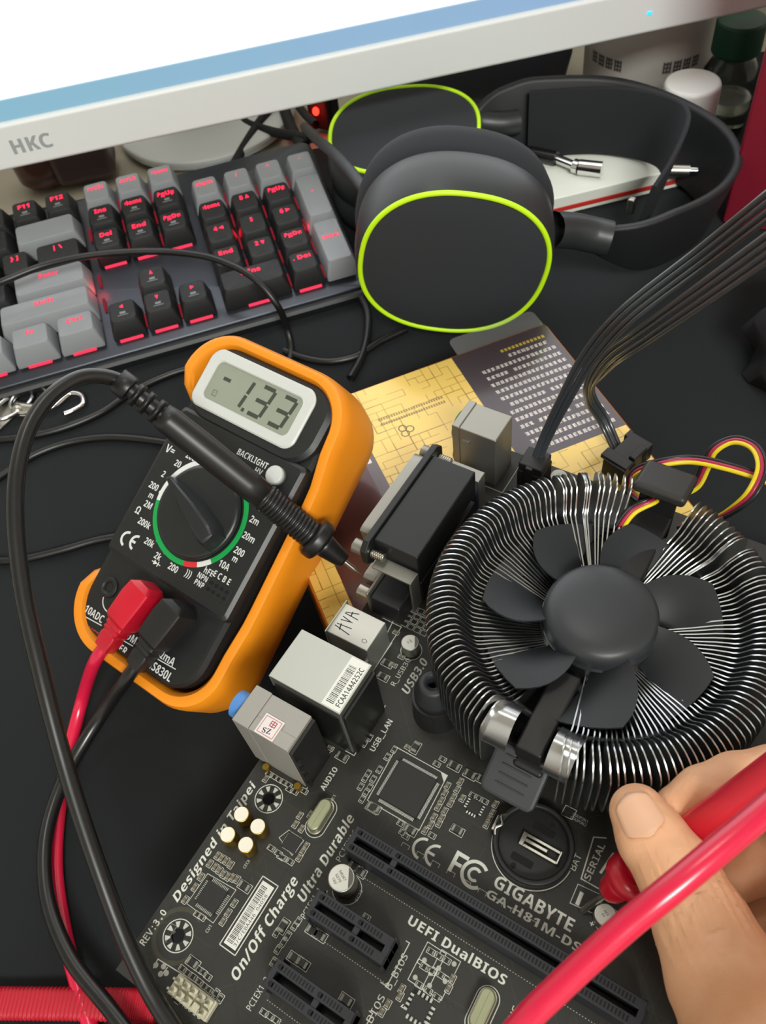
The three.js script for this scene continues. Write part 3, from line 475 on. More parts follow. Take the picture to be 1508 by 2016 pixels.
    const oval = (p, rx, rz, w) => { c.lineWidth = w; c.beginPath(); c.ellipse(p[0], p[1], rx, rz, 0, 0, 6.3); c.stroke(); };
    { const p = [18,-3.4]; c.lineWidth = 0.25; c.beginPath(); c.roundRect(p[0] - 3.2, p[1] - 6.4, 6.4, 12.8, 3.2); c.stroke(); }
    { const p = [84.9,17.2]; c.lineWidth = 0.25; c.beginPath(); c.roundRect(p[0] - 3.2, p[1] - 6.4, 6.4, 12.8, 3.2); c.stroke(); }
    oval([36.3,9.9], 4.4, 4.4, 0.25); oval([13.8,-66.7], 3.7, 3.7, 0.25); oval([104.9,-20.3], 3.7, 3.7, 0.25);
    { const p = [78.4,-27.9]; c.lineWidth = 0.3; c.beginPath(); c.arc(p[0], p[1], 12.2, 0.05, 2.9); c.stroke(); }
    poly([[96.1,-41], [92.7,-39.4], [94.2,-26.8], [105.1,-26.8]], false, 0.4);
    { const p = [100.8,-34.1]; c.lineWidth = 0.8; for (const [dx, dz, ex, ez] of [[-4, 4, -2, -5], [-2, -5, 0, 4], [-3, 0, 0, 0], [1, -4, 1, 4], [1, 4, 3.5, 4], [1, 0, 3.5, 0], [1, -4, 3.5, -4], [5, -4, 5, 4], [5, 0, 8, -4], [5, 0, 8, 4]]) { c.beginPath(); c.moveTo(p[0] + dx * 0.62, p[1] + dz * 0.8); c.lineTo(p[0] + ex * 0.62, p[1] + ez * 0.8); c.stroke(); } }
    poly([[94,-25], [101.8,-25.7], [101.3,-20], [94.1,-19.2]], true, 0.25);
    { const a = [96,-19.7], b = [95.9,-23.6]; c.lineWidth = 1.2; poly([a, b], false, 1.2); }
    for (const z of [-1.4, 18.9, 39.2]) { c.setLineDash([0.35, 0.5]); poly([[32.5, z + 6.2], [z < 0 ? 124 : 60, z + 6.2]], false, 0.2); c.setLineDash([]); }
    poly([[58.4, 13], [59.6, 13], [59.6, 25.5], [57.5, 25.5]], false, 0.3); poly([[58.4, 33], [59.6, 33], [59.6, 46]], false, 0.3);
    // framed pad fields: memory chips, resistor fields near the second serial port
    for (const p of [[66.9,13.1], [71.3,12.8], [66.8,18.1], [71.2,17.8]]) { c.strokeStyle = I; c.lineWidth = 0.22; c.strokeRect(p[0] - 3, p[1] - 3, 6, 6); c.fillStyle = '#aaa9a0'; for (const [dx, dz] of [[-1.5, 1.5], [1.7, -1.6]]) { c.beginPath(); c.arc(p[0] + dx, p[1] + dz, 0.7, 0, 6.3); c.fill(); } }
    c.strokeStyle = I; poly([[65.8,26.8], [65.5,27.6], [75.1,27.2]], false, 0.3);
    { const p = [6.5,-77.8]; c.lineWidth = 0.2; for (let i = 0; i < 7; i++) for (let j = 0; j < 4; j++) c.strokeRect(p[0] - 9 + i * 2.6, p[1] - 5 + j * 2.4, 2.1, 1.9); }
    poly([[3.1,-65.8], [1.3,-81], [-0.8,-80.8]], false, 0.3); poly([[6,-53.9], [6.3,-66.2]], false, 0.25);
    poly([[-4.5,44.4], [-1.9,43.8], [-2.1,49.1]], false, 0.1);
    c.strokeStyle = I; poly([[-0.8,56], [-1.2,53.5], [18.8,51.9], [20.2,58.6]], false, 0.3); poly([[2.4,56], [2.7,53.6]], false, 0.3);
    for (const p of [[-0.7,55], [1.5,54.1], [2,56], [3.3,55]]) { c.fillStyle = '#aaa9a0'; c.beginPath(); c.arc(p[0], p[1], 0.8, 0, 6.3); c.fill(); }
    poly([[81.8,-44], [85.3,-44.1], [85.1,-40.9], [81.6,-40.7]], true, 0.25);
    poly([[118.4,-21.1], [121.2,-21.2], [123.5,-18.3]], false, 0.3);
    for (let i = 0; i < 9; i++) poly([[44 + i * 5.2, -8.6], [44 + i * 5.2, -9.8], [46.4 + i * 5.2, -9.8], [46.4 + i * 5.2, -8.6]], false, 0.16);
  });
  const bm = mat(0xffffff, 0.55, { map: bt });
  const g = ext([[X0, Z0], [X1, Z0], [X1, Z1], [X0, Z1]], 1.6, 0, holes.map(h => [...h, 1.95])), uv = g.attributes.uv, po = g.attributes.position;
  for (let i = 0; i < uv.count; i++) uv.setXY(i, (po.getX(i) - X0) / (X1 - X0), 1 - (po.getZ(i) - Z0) / (Z1 - Z0));
  const pcb = part('circuit_board', mv(g, 0, -1.6, 0), bm, board, true);
  part('solder_pins', (() => { const a = []; for (const [x, z] of [[20, -150], [150, -150], [150, 40], [60, -120], [120, -60], [40, -90], [70, -70]]) a.push(cyl(0.5, 0.3, 2, x, -2.6, z, 8)); return a; })(), M.tin, board);
  // slots
  const slotMat = mat(0x1f2128, 0.5), slotIn = mat(0x0a0a0b, 0.8);
  const slot = (z, n, len) => {
    const s = new THREE.Group(); s.name = 'expansion_slot'; board.add(s); s.position.set(32 * S, 0, z * S);
    const w = 7.6, h = 11.2, gw = 1.9, x1 = len;
    part('slot_body', [box(x1, h, (w - gw) / 2, x1 / 2, h / 2, -(w + gw) / 4, 0.3), box(x1, h, (w - gw) / 2, x1 / 2, h / 2, (w + gw) / 4, 0.3), box(x1, 4, gw + 0.4, x1 / 2, 2, 0), box(1.6, h, gw + 0.4, 0.8, h / 2, 0), box(1.6, h, gw + 0.4, x1 - 0.8, h / 2, 0), box(1.7, h - 0.4, gw + 0.4, 14.8, (h - 0.4) / 2, 0), box(0.8, 8, w + 1.6, 0.6, 4, 0, 0.2), box(0.8, 8, w + 1.6, x1 - 0.4, 4, 0, 0.2)], slotMat, s);
    const op = []; for (const r of [-2.34, 2.34]) { for (let i = 0; i < n; i++) { if (i === 11 || i === 12) continue; op.push(box(0.55, 0.5, 1.5, 2.6 + i, h - 0.22, r)); } for (const x of [1.9, 14.9]) op.push(cyl(0.8, 0.8, 0.5, x, h - 0.22, r, 12)); }
    const st = part('contact_openings', op, slotIn, s); st.userData.kind = 'stuff';
  };
  slot(-1.41, 84, 89); slot(18.91, 20, 25.4); slot(39.23, 20, 25.4);
  const sp16 = board.children.filter(o => o.name === 'expansion_slot'); sp16[0].userData.label = 'long expansion slot'; 
  // chips with leads
  const chip = (name, p, w, n, lead, h = 1.3, m = 0x1d1d1c) => {
    const c = new THREE.Group(); c.name = name; board.add(c); c.position.set(p[0] * S, 0, p[1] * S);
    part('chip_body', [box(w, h, w, 0, h / 2 + 0.1, 0, 0.18), cyl(0.5, 0.5, 0.06, -w / 2 + 1.5, h + 0.1, -w / 2 + 1.5, 16)], mat(m, 0.5), c);
    const l = []; if (n) for (let i = 0; i < n; i++) { const o = (i - (n - 1) / 2) * (w - 1.4) / (n - 1), t = (w - 1.4) / (n - 1) * 0.5; for (const s of [-1, 1]) { l.push(box(lead, 0.18, t, s * (w / 2 + lead / 2), 0.22, o), box(t, 0.18, lead, o, 0.22, s * (w / 2 + lead / 2))); } }
    if (n) { const q = part('leads', l, M.tin, c); q.userData.kind = 'stuff'; } return c;
  };
  chip('controller_chip', [37.2,-24.4], 13.6, 32, 1.1);
  chip('audio_chip', [2.4,32.3], 7, 12, 1.0);
  chip('small_chip', [14.4,7.4], 4.8, 8, 0.3, 0.8);
  chip('small_chip', [57.9,-29.8], 4, 4, 0.9, 1.0);
  chip('bios_chip', [70,25.5], 5.2, 4, 1.2, 1.6);
  // crystals
  for (const p of [[17.9,-3.5], [84.8,17]]) { const c = new THREE.Group(); c.name = 'crystal'; board.add(c); c.position.set(p[0] * S, 0, p[1] * S); part('crystal_base', ext(rrect(2.6, 5.8, 2.6), 0.8, 0.2), M.steel, c); part('crystal_can', mv(ext(rrect(2.2, 5.3, 2.2), 3, 0.5), 0, 0.6, 0), mat(0x9a9c80, 0.4, { metalness: 0.8 }), c); }
  // electrolytic capacitors
  const capTop = (lines, dark) => tex(128, 128, (c) => { c.fillStyle = '#c9c8c0'; c.fillRect(0, 0, 128, 128); if (dark) { c.fillStyle = '#55554f'; c.beginPath(); c.arc(64, 64, 64, -Math.PI * 0.62, -Math.PI * 0.02); c.fill(); } c.fillStyle = '#55554f'; c.font = 'bold 20px monospace'; c.textAlign = 'center'; lines.forEach((l, i) => c.fillText(l, 58, 60 + i * 24)); });
  const can = (p, r, h, m, top, label) => {
    const c = new THREE.Group(); c.name = 'capacitor'; board.add(c); c.position.set(p[0] * S, 0, p[1] * S); if (label) c.userData.label = label;
    part('capacitor_can', lathe([[0, 0.2], [r * 0.97, 0.2], [r, 0.6], [r, 1.2], [r * 0.94, 1.5], [r, 1.9], [r, h - 0.5], [r * 0.94, h], [0, h]], 32), m, c);
    const cg = new THREE.CircleGeometry(r * 0.9, 32); cg.rotateX(-Math.PI / 2); cg.rotateY(-0.5); part('capacitor_top', mv(cg, 0, h + 0.03, 0), top, c, true);
    return c;
  };
  const goldTop = mat(0xe9e4d4, 0.5);
  const g4 = 'gold capacitor with a white top'; for (const p of [[-2.5,9], [4.2,9.4], [-2.5,16], [4.2,15.6]]) can(p, 2.45, 6, M.gold, goldTop, g4);
  const alu = mat(0xa5a49c, 0.35, { metalness: 0.85 });
  can([35.1,9.1], 4.0, 8, alu, mat(0xffffff, 0.5, { map: capTop(['5KU47', 'G270', '16V'], true) }), 'silver capacitor with printed top');
  can([13.7,-66.8], 3.1, 6, alu, mat(0xffffff, 0.5, { map: capTop(['CBK', '5X'], true) }));
  can([103.8,-20], 3.1, 6, alu, mat(0xffffff, 0.5, { map: capTop(['AE3', '6V'], false) }));
  for (const p of [[57.5,-160.8], [29,-154.4]]) can(p, 3.3, 8, alu, mat(0xffffff, 0.5, { map: capTop(['100', '16V'], false) }));
  // power stage behind the cooler
  for (const p of [[43.2,-143.5], [53.5,-144.9], [65.3,-142]]) part('inductor', box(9.5, 6.4, 9.5, p[0], 3.2, p[1], 0.9), mat(0x3c4044, 0.55), board);
  // small surface parts
  const body = (w, d, h, c, e) => geo([colored(box(w * 0.56, h, d, 0, h / 2, 0), c), colored(box(w * 0.23, h * 0.96, d * 1.02, -w * 0.39, h * 0.48, 0), e), colored(box(w * 0.23, h * 0.96, d * 1.02, w * 0.39, h * 0.48, 0), e)]);
  const vc = new THREE.MeshStandardMaterial({ vertexColors: true, roughness: 0.45, metalness: 0.2 });
  const kinds = { r: ['resistor', body(1.7, 0.9, 0.5, '#1f1f1d', '#8f8e86')], c: ['ceramic_capacitor', body(1.7, 0.9, 0.8, '#6d6450', '#8f8e86')], b: ['diode', body(3.2, 1.8, 1.1, '#232322', '#85847c')] };
  const ink = mat(0xc9c9c0, 0.6), frameGeo = {};
  const smd = (list, kind, along) => { for (const p of list) { const [n, g2] = kinds[p[2] || kind]; const m = meshOf(n, g2, vc, board); m.position.set(p[0] * S, 0.02 * S, p[1] * S); if (along === 'z') m.rotation.y = Math.PI / 2; const w = (p[2] || kind) === 'b' ? [4.2, 2.6] : [2.3, 1.5]; frameGeo[w[0]] ??= geo([box(w[0], 0.05, 0.16, 0, 0, w[1] / 2), box(w[0], 0.05, 0.16, 0, 0, -w[1] / 2), box(0.16, 0.05, w[1], w[0] / 2, 0, 0), box(0.16, 0.05, w[1], -w[0] / 2, 0, 0)]); const f = meshOf('printed_outline', frameGeo[w[0]], ink, m); f.position.y = 0.03 * S; } };
  smd([[23.5,-22.5],[26.0,-25.3],[23.5,-20.6],[25.9,-21.7],[23.7,-17.7],[26.3,-18.9],[26.1,-17.0],[26.2,-14.6],[26.1,-30.1],[17.2,-30.2],[17.7,-32.8],[26.8,-33.3]], 'r', 'z');
  smd([[30.4,-36.1],[5.5,-70.2],[12.0,-62.9],[9.0,-58.4,'b'],[10.3,-53.4,'b'],[11.3,-59.0],[30.5,-13.9,'b'],[13.2,-22.9,'b'],[8.2,-23.5]], 'c', 'x');
  smd([[47.5,-31.5],[47.9,-28.9],[48.1,-26.6],[48.1,-24.2],[48.5,-21.0],[48.8,-18.5],[48.1,-16.1],[50.4,-34.6],[50.7,-31.9],[50.8,-29.2],[50.9,-27.2],[50.5,-24.2],[50.7,-22.0],[50.8,-20.0],[63.1,-33.7],[63.5,-30.9],[63.5,-28.9],[63.5,-26.9]], 'c', 'z');
  smd([[42.1,-38.2],[41.2,-35.9],[46.4,-38.0,'b'],[52.0,-38.0,'b'],[56.2,-38.5,'b'],[55.8,-32.7],[57.8,-32.8],[59.8,-32.9],[56.6,-21.0,'b'],[40.6,-14.2],[44.2,-13.9,'b'],[42.5,-12.2],[43.8,-11.7],[50.7,-15.9],[31.0,-14.2,'b'],[65.9,11.8],[68.4,11.7],[70.8,11.5],[66.2,16.1],[68.5,15.9],[71.1,15.5],[67.2,20.6],[70.0,20.6],[72.8,20.7]], 'r', 'x');
  smd([[53.4,-30.3],[74.4,14.7],[74.6,17.3],[63.5,23.9],[64.0,25.7],[62.1,29.0],[61.7,31.4],[32.5,-37.2,'b']], 'c', 'z');
  smd([[-4.6,-6.6],[-2.4,-6.6],[-0.7,-6.6],[1.3,-6.7],[3.1,-6.7],[6.1,-5.9],[4.1,-5.7],[8.7,-7.6],[1.5,38.3],[3.1,38.2],[13.7,12.5],[9.6,11.9],[12.4,12.0],[14.5,12.3],[17.1,12.2],[9.1,24.9,'b']], 'r', 'x');
  smd([[-3.6,22.1],[-1.9,22.0],[-0.3,21.9],[1.6,22.1],[-4.3,25.1],[-2.2,25.1],[-0.4,25.2],[1.4,25.4],[3.0,25.3],[4.4,24.8],[5.8,24.5],[-4.3,29.5],[-4.0,32.8],[-4.4,37.0],[9.2,30.2,'c'],[9.2,33.2,'c'],[9.3,35.9,'c'],[11.8,-0.6],[12.1,2.3],[14.6,2.4],[14.6,-2.5],[18.8,9.8],[18.7,7.8],[18.7,6.0],[-4.6,-4.7]], 'c', 'z');
  smd([[28.7,24.6],[28.5,26.1],[28.2,29.2],[28.1,31.3],[27.8,33.6],[28.6,36.8],[24.9,30.3],[19.0,51.6],[20.9,51.9],[25.6,27.8,'b']], 'r', 'z');
  smd([[33.9,24.5,'b'],[36.3,24.4,'b'],[33.3,33.0,'b'],[36.0,32.9,'b'],[8.4,48.9,'b'],[11.1,49.4],[12.6,49.3],[14.4,49.5],[6.8,51.7],[8.8,51.8],[10.7,51.7],[13.1,51.8],[15.1,51.9],[16.7,51.9],[51.7,34.1,'b'],[45.4,13.5],[35.1,3.6,'b'],[37.0,4.0,'b'],[33.6,48.3],[35.6,48.1],[37.6,48.0]], 'r', 'x');
  // paper label with bars
  const bl = tex(512, 128, (c, W, H) => { c.fillStyle = '#d8d8d2'; c.fillRect(0, 0, W, H); c.fillStyle = '#222'; let x = 24; let q = 3; while (x < 480) { q = (q * 48271) % 2147483647; const w = 2 + q % 5; c.fillRect(x, 14, w, 62); x += w + 3 + q % 6; } c.font = '44px monospace'; c.fillText('3/C/EBA446 04058', 20, 116, 470); });
  { const a = [12.5,41], b = [17.6,40.6], d = [12.4,19.9], e = [17.6,19.9]; const L = (Math.hypot(d[0] - a[0], d[1] - a[1]) + Math.hypot(e[0] - b[0], e[1] - b[1])) / 2, W = (Math.hypot(b[0] - a[0], b[1] - a[1]) + Math.hypot(e[0] - d[0], e[1] - d[1])) / 2; const pg = plane(L - 1.4, W - 0.9); pg.rotateY(Math.PI / 2); part('paper_label', mv(pg, (a[0] + e[0]) / 2, 0.06, (a[1] + e[1]) / 2), mat(0xffffff, 0.6, { map: bl }), board, true, 'white bar code label');
    const fr = [box(0.3, 0.08, L + 0.6, W / 2 + 0.3, 0, 0), box(0.3, 0.08, L + 0.6, -W / 2 - 0.3, 0, 0), box(W + 0.6, 0.08, 0.3, 0, 0, L / 2 + 0.3), box(W + 0.6, 0.08, 0.3, 0, 0, -L / 2 - 0.3)]; part('printed_outline', fr.map(f => mv(f, (a[0] + e[0]) / 2, 0.03, (a[1] + e[1]) / 2)), ink, board); }
  // coin cell holder, empty
  { const p = [78.3,-28.2], h = new THREE.Group(); h.name = 'battery_holder'; board.add(h); h.position.set(p[0] * S, 0, p[1] * S); h.userData.label = 'empty round coin cell holder';
    part('holder_ring', lathe([[10.2, 0], [12, 0], [12, 3.6], [11.6, 4], [10.6, 4], [10.2, 3.4], [10.2, 0]], 56), mat(0x1c1d1e, 0.5), h);
    part('holder_floor', lathe([[0, 0], [10.4, 0], [10.4, 1.0], [0, 1.0]], 48), mat(0x202122, 0.55), h);
    part('recess', [ext(rrect(3.4, 1.1, 0.5), 0.2).translate(1, 0.95, -5.5), ext(rrect(3.4, 1.1, 0.5), 0.2).translate(-1, 0.95, 5.5), cyl(0.8, 0.8, 0.2, 2.5, 1.05, -8, 14), cyl(0.8, 0.8, 0.2, -2.5, 1.05, 8, 14)], mat(0x0d0d0e, 0.8), h);
    part('battery_contact', [box(11, 0.5, 0.9, 2.5, 2.0, -1.6, 0.15), box(11, 0.5, 0.9, 2.5, 2.0, 1.6, 0.15), box(1.4, 1.4, 4.2, -3.2, 1.7, 0, 0.2), box(7, 0.4, 1, 1, 2.4, 0, 0.15), box(0.6, 2.6, 4, 8.2, 1.6, 0, 0.15)], M.steel, h);
    part('spring_clip', [tube([[-10.6, 4, -3.6], [-11.4, 4.6, -2], [-10.2, 4.8, 0], [-11.4, 4.6, 2], [-10.8, 4, 3.6]], 0.5, 30, 8), box(2, 2, 5, -11.8, 2, 0, 0.3)], M.steel, h); }
  // front audio header
  { const p = [14.4,55.7], h = new THREE.Group(); h.name = 'audio_header'; board.add(h); h.position.set(p[0] * S, 0, p[1] * S);
    part('header_body', [box(14, 2.6, 5.6, 0, 1.3, 0, 0.4), ...[-2, -1, 0, 1, 2].flatMap(i => [-1, 1].map(s => box(2.2, 1.4, 2.2, i * 2.7, 3.1, s * 1.35, 0.3)))], mat(0xb9b49c, 0.55), h);
    for (const i of [-2, -1, 0, 1, 2]) for (const s of [-1, 1]) if (i !== 1 || s < 0) part('header_pin', box(0.64, 5.5, 0.64, i * 2.7, 5.4, s * 1.35), M.steel, h); }
  // ---- rear ports
  const port = (name, label) => { const c = new THREE.Group(); c.name = name; if (label) c.userData.label = label; board.add(c); return c; };
  { // network and usb stack
    const c = port('network_port', 'tall silver network and usb port'), w = 17.9, d = 25.9, h = 31.4, x = -10.1, z = -43.8;
    part('port_shell', [box(d, h, w, x + d / 2, h / 2, z + w / 2, 0.35)], mat(0x8b8c88, 0.45, { metalness: 0.8 }), c);
    part('port_cover', [box(d + 0.3, 0.5, w + 0.3, x + d / 2, h + 0.1, z + w / 2, 0.2), box(0.5, 7, w + 0.3, x - 0.1, h - 3.3, z + w / 2, 0.15)], M.tin, c, false, 'plain silver top plate');
    part('rear_block', box(1.6, h - 3, w - 0.6, x + d + 0.7, h / 2 - 1.3, z + w / 2, 0.4), mat(0x161716, 0.35), c);
    part('port_side', [box(d - 2, h - 4, 0.5, x + d / 2, h / 2 - 2, z + w + 0.15, 0.2)], mat(0x1b1c1b, 0.3), c);
    const lt = tex(512, 160, (k2, W, H) => { k2.fillStyle = '#dcdcd6'; k2.fillRect(0, 0, W, H); k2.fillStyle = '#2a2a28'; let q = 17, xx = 40; while (xx < 430) { q = (q * 48271) % 2147483647; const ww = 3 + q % 6; k2.fillRect(xx, 20, ww, 66); xx += ww + 4 + q % 7; } k2.font = 'bold 58px monospace'; k2.fillText('FCAA14A4252C', 34, 146, 440); });
    const lg = plane(w - 0.6, 6.4); lg.rotateY(Math.PI / 2); part('paper_label', mv(lg, x + d - 3.6, h + 0.4, z + w / 2), mat(0xffffff, 0.6, { map: lt }), c, true, 'white bar code label');
  }
  { // usb 3 stack
    const c = port('usb_port', 'silver usb port with a handwritten mark'), w = 12.2, d = 16.2, h = 16, x = -10.1, z = -65.3;
    const ht = tex(256, 256, (k2, W, H) => { k2.fillStyle = '#cbcac3'; k2.fillRect(0, 0, W, H); k2.strokeStyle = '#22222a'; k2.lineWidth = 7; k2.lineCap = 'round'; const L = (p) => { k2.beginPath(); p.forEach(([a, b], i) => i ? k2.lineTo(a, b) : k2.moveTo(a, b)); k2.stroke(); }; L([[20, 190], [120, 210]]); L([[25, 170], [110, 160]]); L([[45, 160], [55, 205]]); L([[30, 130], [90, 115], [30, 100]]); L([[28, 70], [112, 75]]); L([[30, 60], [100, 30]]); L([[62, 38], [68, 72]]); k2.lineWidth = 3; k2.beginPath(); k2.arc(215, 200, 14, 0, 6.3); k2.stroke(); });
    part('port_shell', box(d, h - 0.3, w, x + d / 2, (h - 0.3) / 2, z + w / 2, 0.35), M.tin, c);
    part('port_top', plane(d - 0.5, w - 0.5, x + d / 2, h - 0.2, z + w / 2), mat(0xffffff, 0.45, { map: ht, metalness: 0.35 }), c, true, 'silver top with black handwriting AVA');
    part('port_flange', [box(0.5, h + 1.6, w + 1.6, x + 0.1, h / 2, z + w / 2, 0.2), box(1.2, 1, 2, x + d - 1, h / 2, z + w + 0.4, 0.2)], M.tin, c);
  }
  { // audio jacks
    const c = port('audio_port', 'grey audio jack stack with a blue socket'), w = 12.8, d = 20.6, h = 31.2, x = -12.1, z = -21.7;
    part('port_shell', [box(6, h, w, x + 3, h / 2, z + w / 2, 0.3), box(d - 6, h - 0.3, w - 0.3, x + 6 + (d - 6) / 2, (h - 0.3) / 2, z + w / 2, 0.3), box(d - 6.6, 0.3, 4.4, x + 6.3 + (d - 6.6) / 2, h - 0.2, z + w - 2.4)], mat(0x9f9c96, 0.5, { metalness: 0.35 }), c);
    part('rear_block', [box(1.4, h - 1.5, w - 0.4, x + d + 0.5, h / 2 - 1, z + w / 2, 0.3), ...[0, 1, 2, 3].map(i => rod([x + d + 1.4, 2 + i * 6.4, z + w - 1], [x + d + 1.4, 4 + i * 6.4, z + w - 1], 0.9, 0.9))], M.black, c);
    part('audio_jack', [rod([x + 0.5, h - 6.2, z + w / 2], [x - 4.5, h - 6.2, z + w / 2], 4.6, 4.4, 28)], mat(0x4f86c8, 0.5), c, false, 'light blue audio socket');
    part('audio_jack', rod([x + 0.5, h - 17, z + w / 2], [x - 4.5, h - 17, z + w / 2], 4.6, 4.4, 28), mat(0x58a060, 0.5), c);
    const at = tex(128, 128, (k2) => { k2.fillStyle = '#d9d2cf'; k2.fillRect(0, 0, 128, 128); k2.strokeStyle = '#a03848'; k2.lineWidth = 3; k2.strokeRect(12, 12, 104, 104); k2.lineWidth = 5; k2.strokeRect(58, 26, 34, 30); k2.beginPath(); k2.moveTo(75, 20); k2.lineTo(75, 62); k2.moveTo(58, 41); k2.lineTo(92, 41); k2.stroke(); k2.strokeStyle = '#33203a'; k2.lineWidth = 6; k2.font = 'bold 44px serif'; k2.fillStyle = '#33203a'; k2.save(); k2.translate(38, 110); k2.rotate(-0.2); k2.fillText('SZ', 0, 0); k2.restore(); });
    part('paper_label', plane(6.8, 6.6, x + 11.6, h + 0.06, z + w - 3.6), mat(0xffffff, 0.65, { map: at }), c, true, 'small white sticker with red and black signs');
    part('solder_post', [cyl(1.1, 1.3, 2.4, x + 6, 1.2, z + w + 1.4, 16), cyl(1.1, 1.3, 2.4, x + d - 2, 1.2, z + w + 1.4, 16)], M.gold, c);
  }
  { // parallel port over serial and monitor ports
    const c = port('parallel_port', 'long black printer port with silver screws stacked over two smaller ports'), zc = -105, top = 32;
    const prof = (w, h, r, skew) => rrect(w / 2, h / 2, r, 4);
    part('port_body', [box(17.2, 13, 41.4, 0.4, top - 6.5, zc + 0.6, 0.6), box(9, 12, 40, 4, 8, zc, 0.5)], mat(0x161718, 0.42), c);
    // flange and d-shaped shell, facing -x
    const dshape = (wa, wb, h, y, x0, len, zz) => { const o = []; const R = rrect(1, 1, 0.25, 3); for (const [a, b] of R) { const half = (b > 0 ? wa : wb) / 2; o.push([a * half, b * h / 2]); } return loft([o.map(([a, b]) => [x0, y + b, zz + a]), o.map(([a, b]) => [x0 - len, y + b, zz + a])], true, true, 0.5); };
    part('flange', ext(rrect(26.6, 6.3, 3, 1), 2.5, 0.3).applyMatrix4(new THREE.Matrix4().makeBasis(new THREE.Vector3(0, 0, 1), new THREE.Vector3(-1, 0, 0), new THREE.Vector3(0, -1, 0))).translate(-8.2, top - 5.2, zc), mat(0x191a1b, 0.4), c);
    part('d_shell', dshape(38.5, 36.5, 8.6, top - 5.2, -10.6, 4.6, zc), M.oldTin, c, false, 'dull silver connector shell');
    for (const s of [-1, 1]) { part('hex_screw', [rod([-9.4, top - 5.2, zc + s * 23.5], [-15, top - 5.2, zc + s * 23.5], 2.9, 2.9, 6), rod([-15, top - 5.2, zc + s * 23.5], [-15.3, top - 5.2, zc + s * 23.5], 1.6, 1.6, 16)], M.oldTin, c); const t = []; for (let i = 0; i < 6; i++) t.push(rod([-7.8 + i * 0.8, top - 5.2, zc + s * 23.5], [-7.3 + i * 0.8, top - 5.2, zc + s * 23.5], 1.7, 1.7, 16)); t.push(rod([-8, top - 5.2, zc + s * 23.5], [-3, top - 5.2, zc + s * 23.5], 1.35, 1.35, 14)); part('screw_thread', t, M.steel, c); }
    // side bracket at the near end
    for (const s of [-1, 1]) part('metal_bracket', [box(15.5, 0.9, 5.2, 1.2, top - 8.6, zc + s * 24.4, 0.25), box(0.9, 19, 5.2, 8.6, top - 17.6, zc + s * 24.4, 0.25)], M.oldTin, c);
    // the two smaller ports below
    for (const [z, m, nm] of [[-88.5, 0x1d1e20, 'serial_port'], [-122, 0x22305c, 'monitor_port']]) {
      part('lower_body', box(12, 11, 30.5, 0, 5.7, z, 0.8), mat(m, 0.45), c);
      part('lower_flange', box(1, 12.2, 31, -7, 6.4, z, 0.4), M.oldTin, c);
      part('lower_shell', dshape(17.4, 15.6, 8.2, 6.8, -7.4, 5.6, z), M.oldTin, c);
      for (const s of [-1, 1]) part('hex_screw', rod([-7.4, 6.8, z + s * 12.5], [-12.6, 6.8, z + s * 12.5], 2.7, 2.7, 6), M.steel, c);
    }
  }
  { // keyboard and mouse socket stack
    const c = port('keyboard_mouse_port', 'tall dull silver metal can at the far board corner'), w = 14.2, d = 18.5, h = 22.4 + 0, x = -11.5, z = -158.8, H = 22.4;
    const HH = 26.9 - 4.5;
    part('port_shell', [box(d - 3, 22.4 + 4.5, w, x + 3 + (d - 3) / 2, (22.4 + 4.5) / 2, z + w / 2, 0.5), box(3.2, 27.3, w + 0.5, x + 1.6, 13.65, z + w / 2, 0.4), box(d * 0.16, 1.2, 1.4, x + 6, 21, z + w + 0.1, 0.2)], M.oldTin, c);
    for (const y of [7, 20]) part('round_socket', rod([x, y, z + w / 2], [x - 1.2, y, z + w / 2], 5.6, 5.6, 28), mat(y > 10 ? 0x3c8a4c : 0x6a4a9a, 0.5), c);
  }
  // memory slots near the right edge
  for (const i of [0, 1]) part('memory_slot', [box(6.4, 7, 133, 138 + i * 10, 3.5, -88, 0.6), ...[-1, 1].map(s => box(5, 13, 5, 138 + i * 10, 6.5, -88 + s * 67, 1))], M.black, board);
  part('power_socket', [box(10.2, 9, 10.2, [18.8,-154.5][0], 4.5, [18.8,-154.5][1], 0.5)], M.black, board);
}
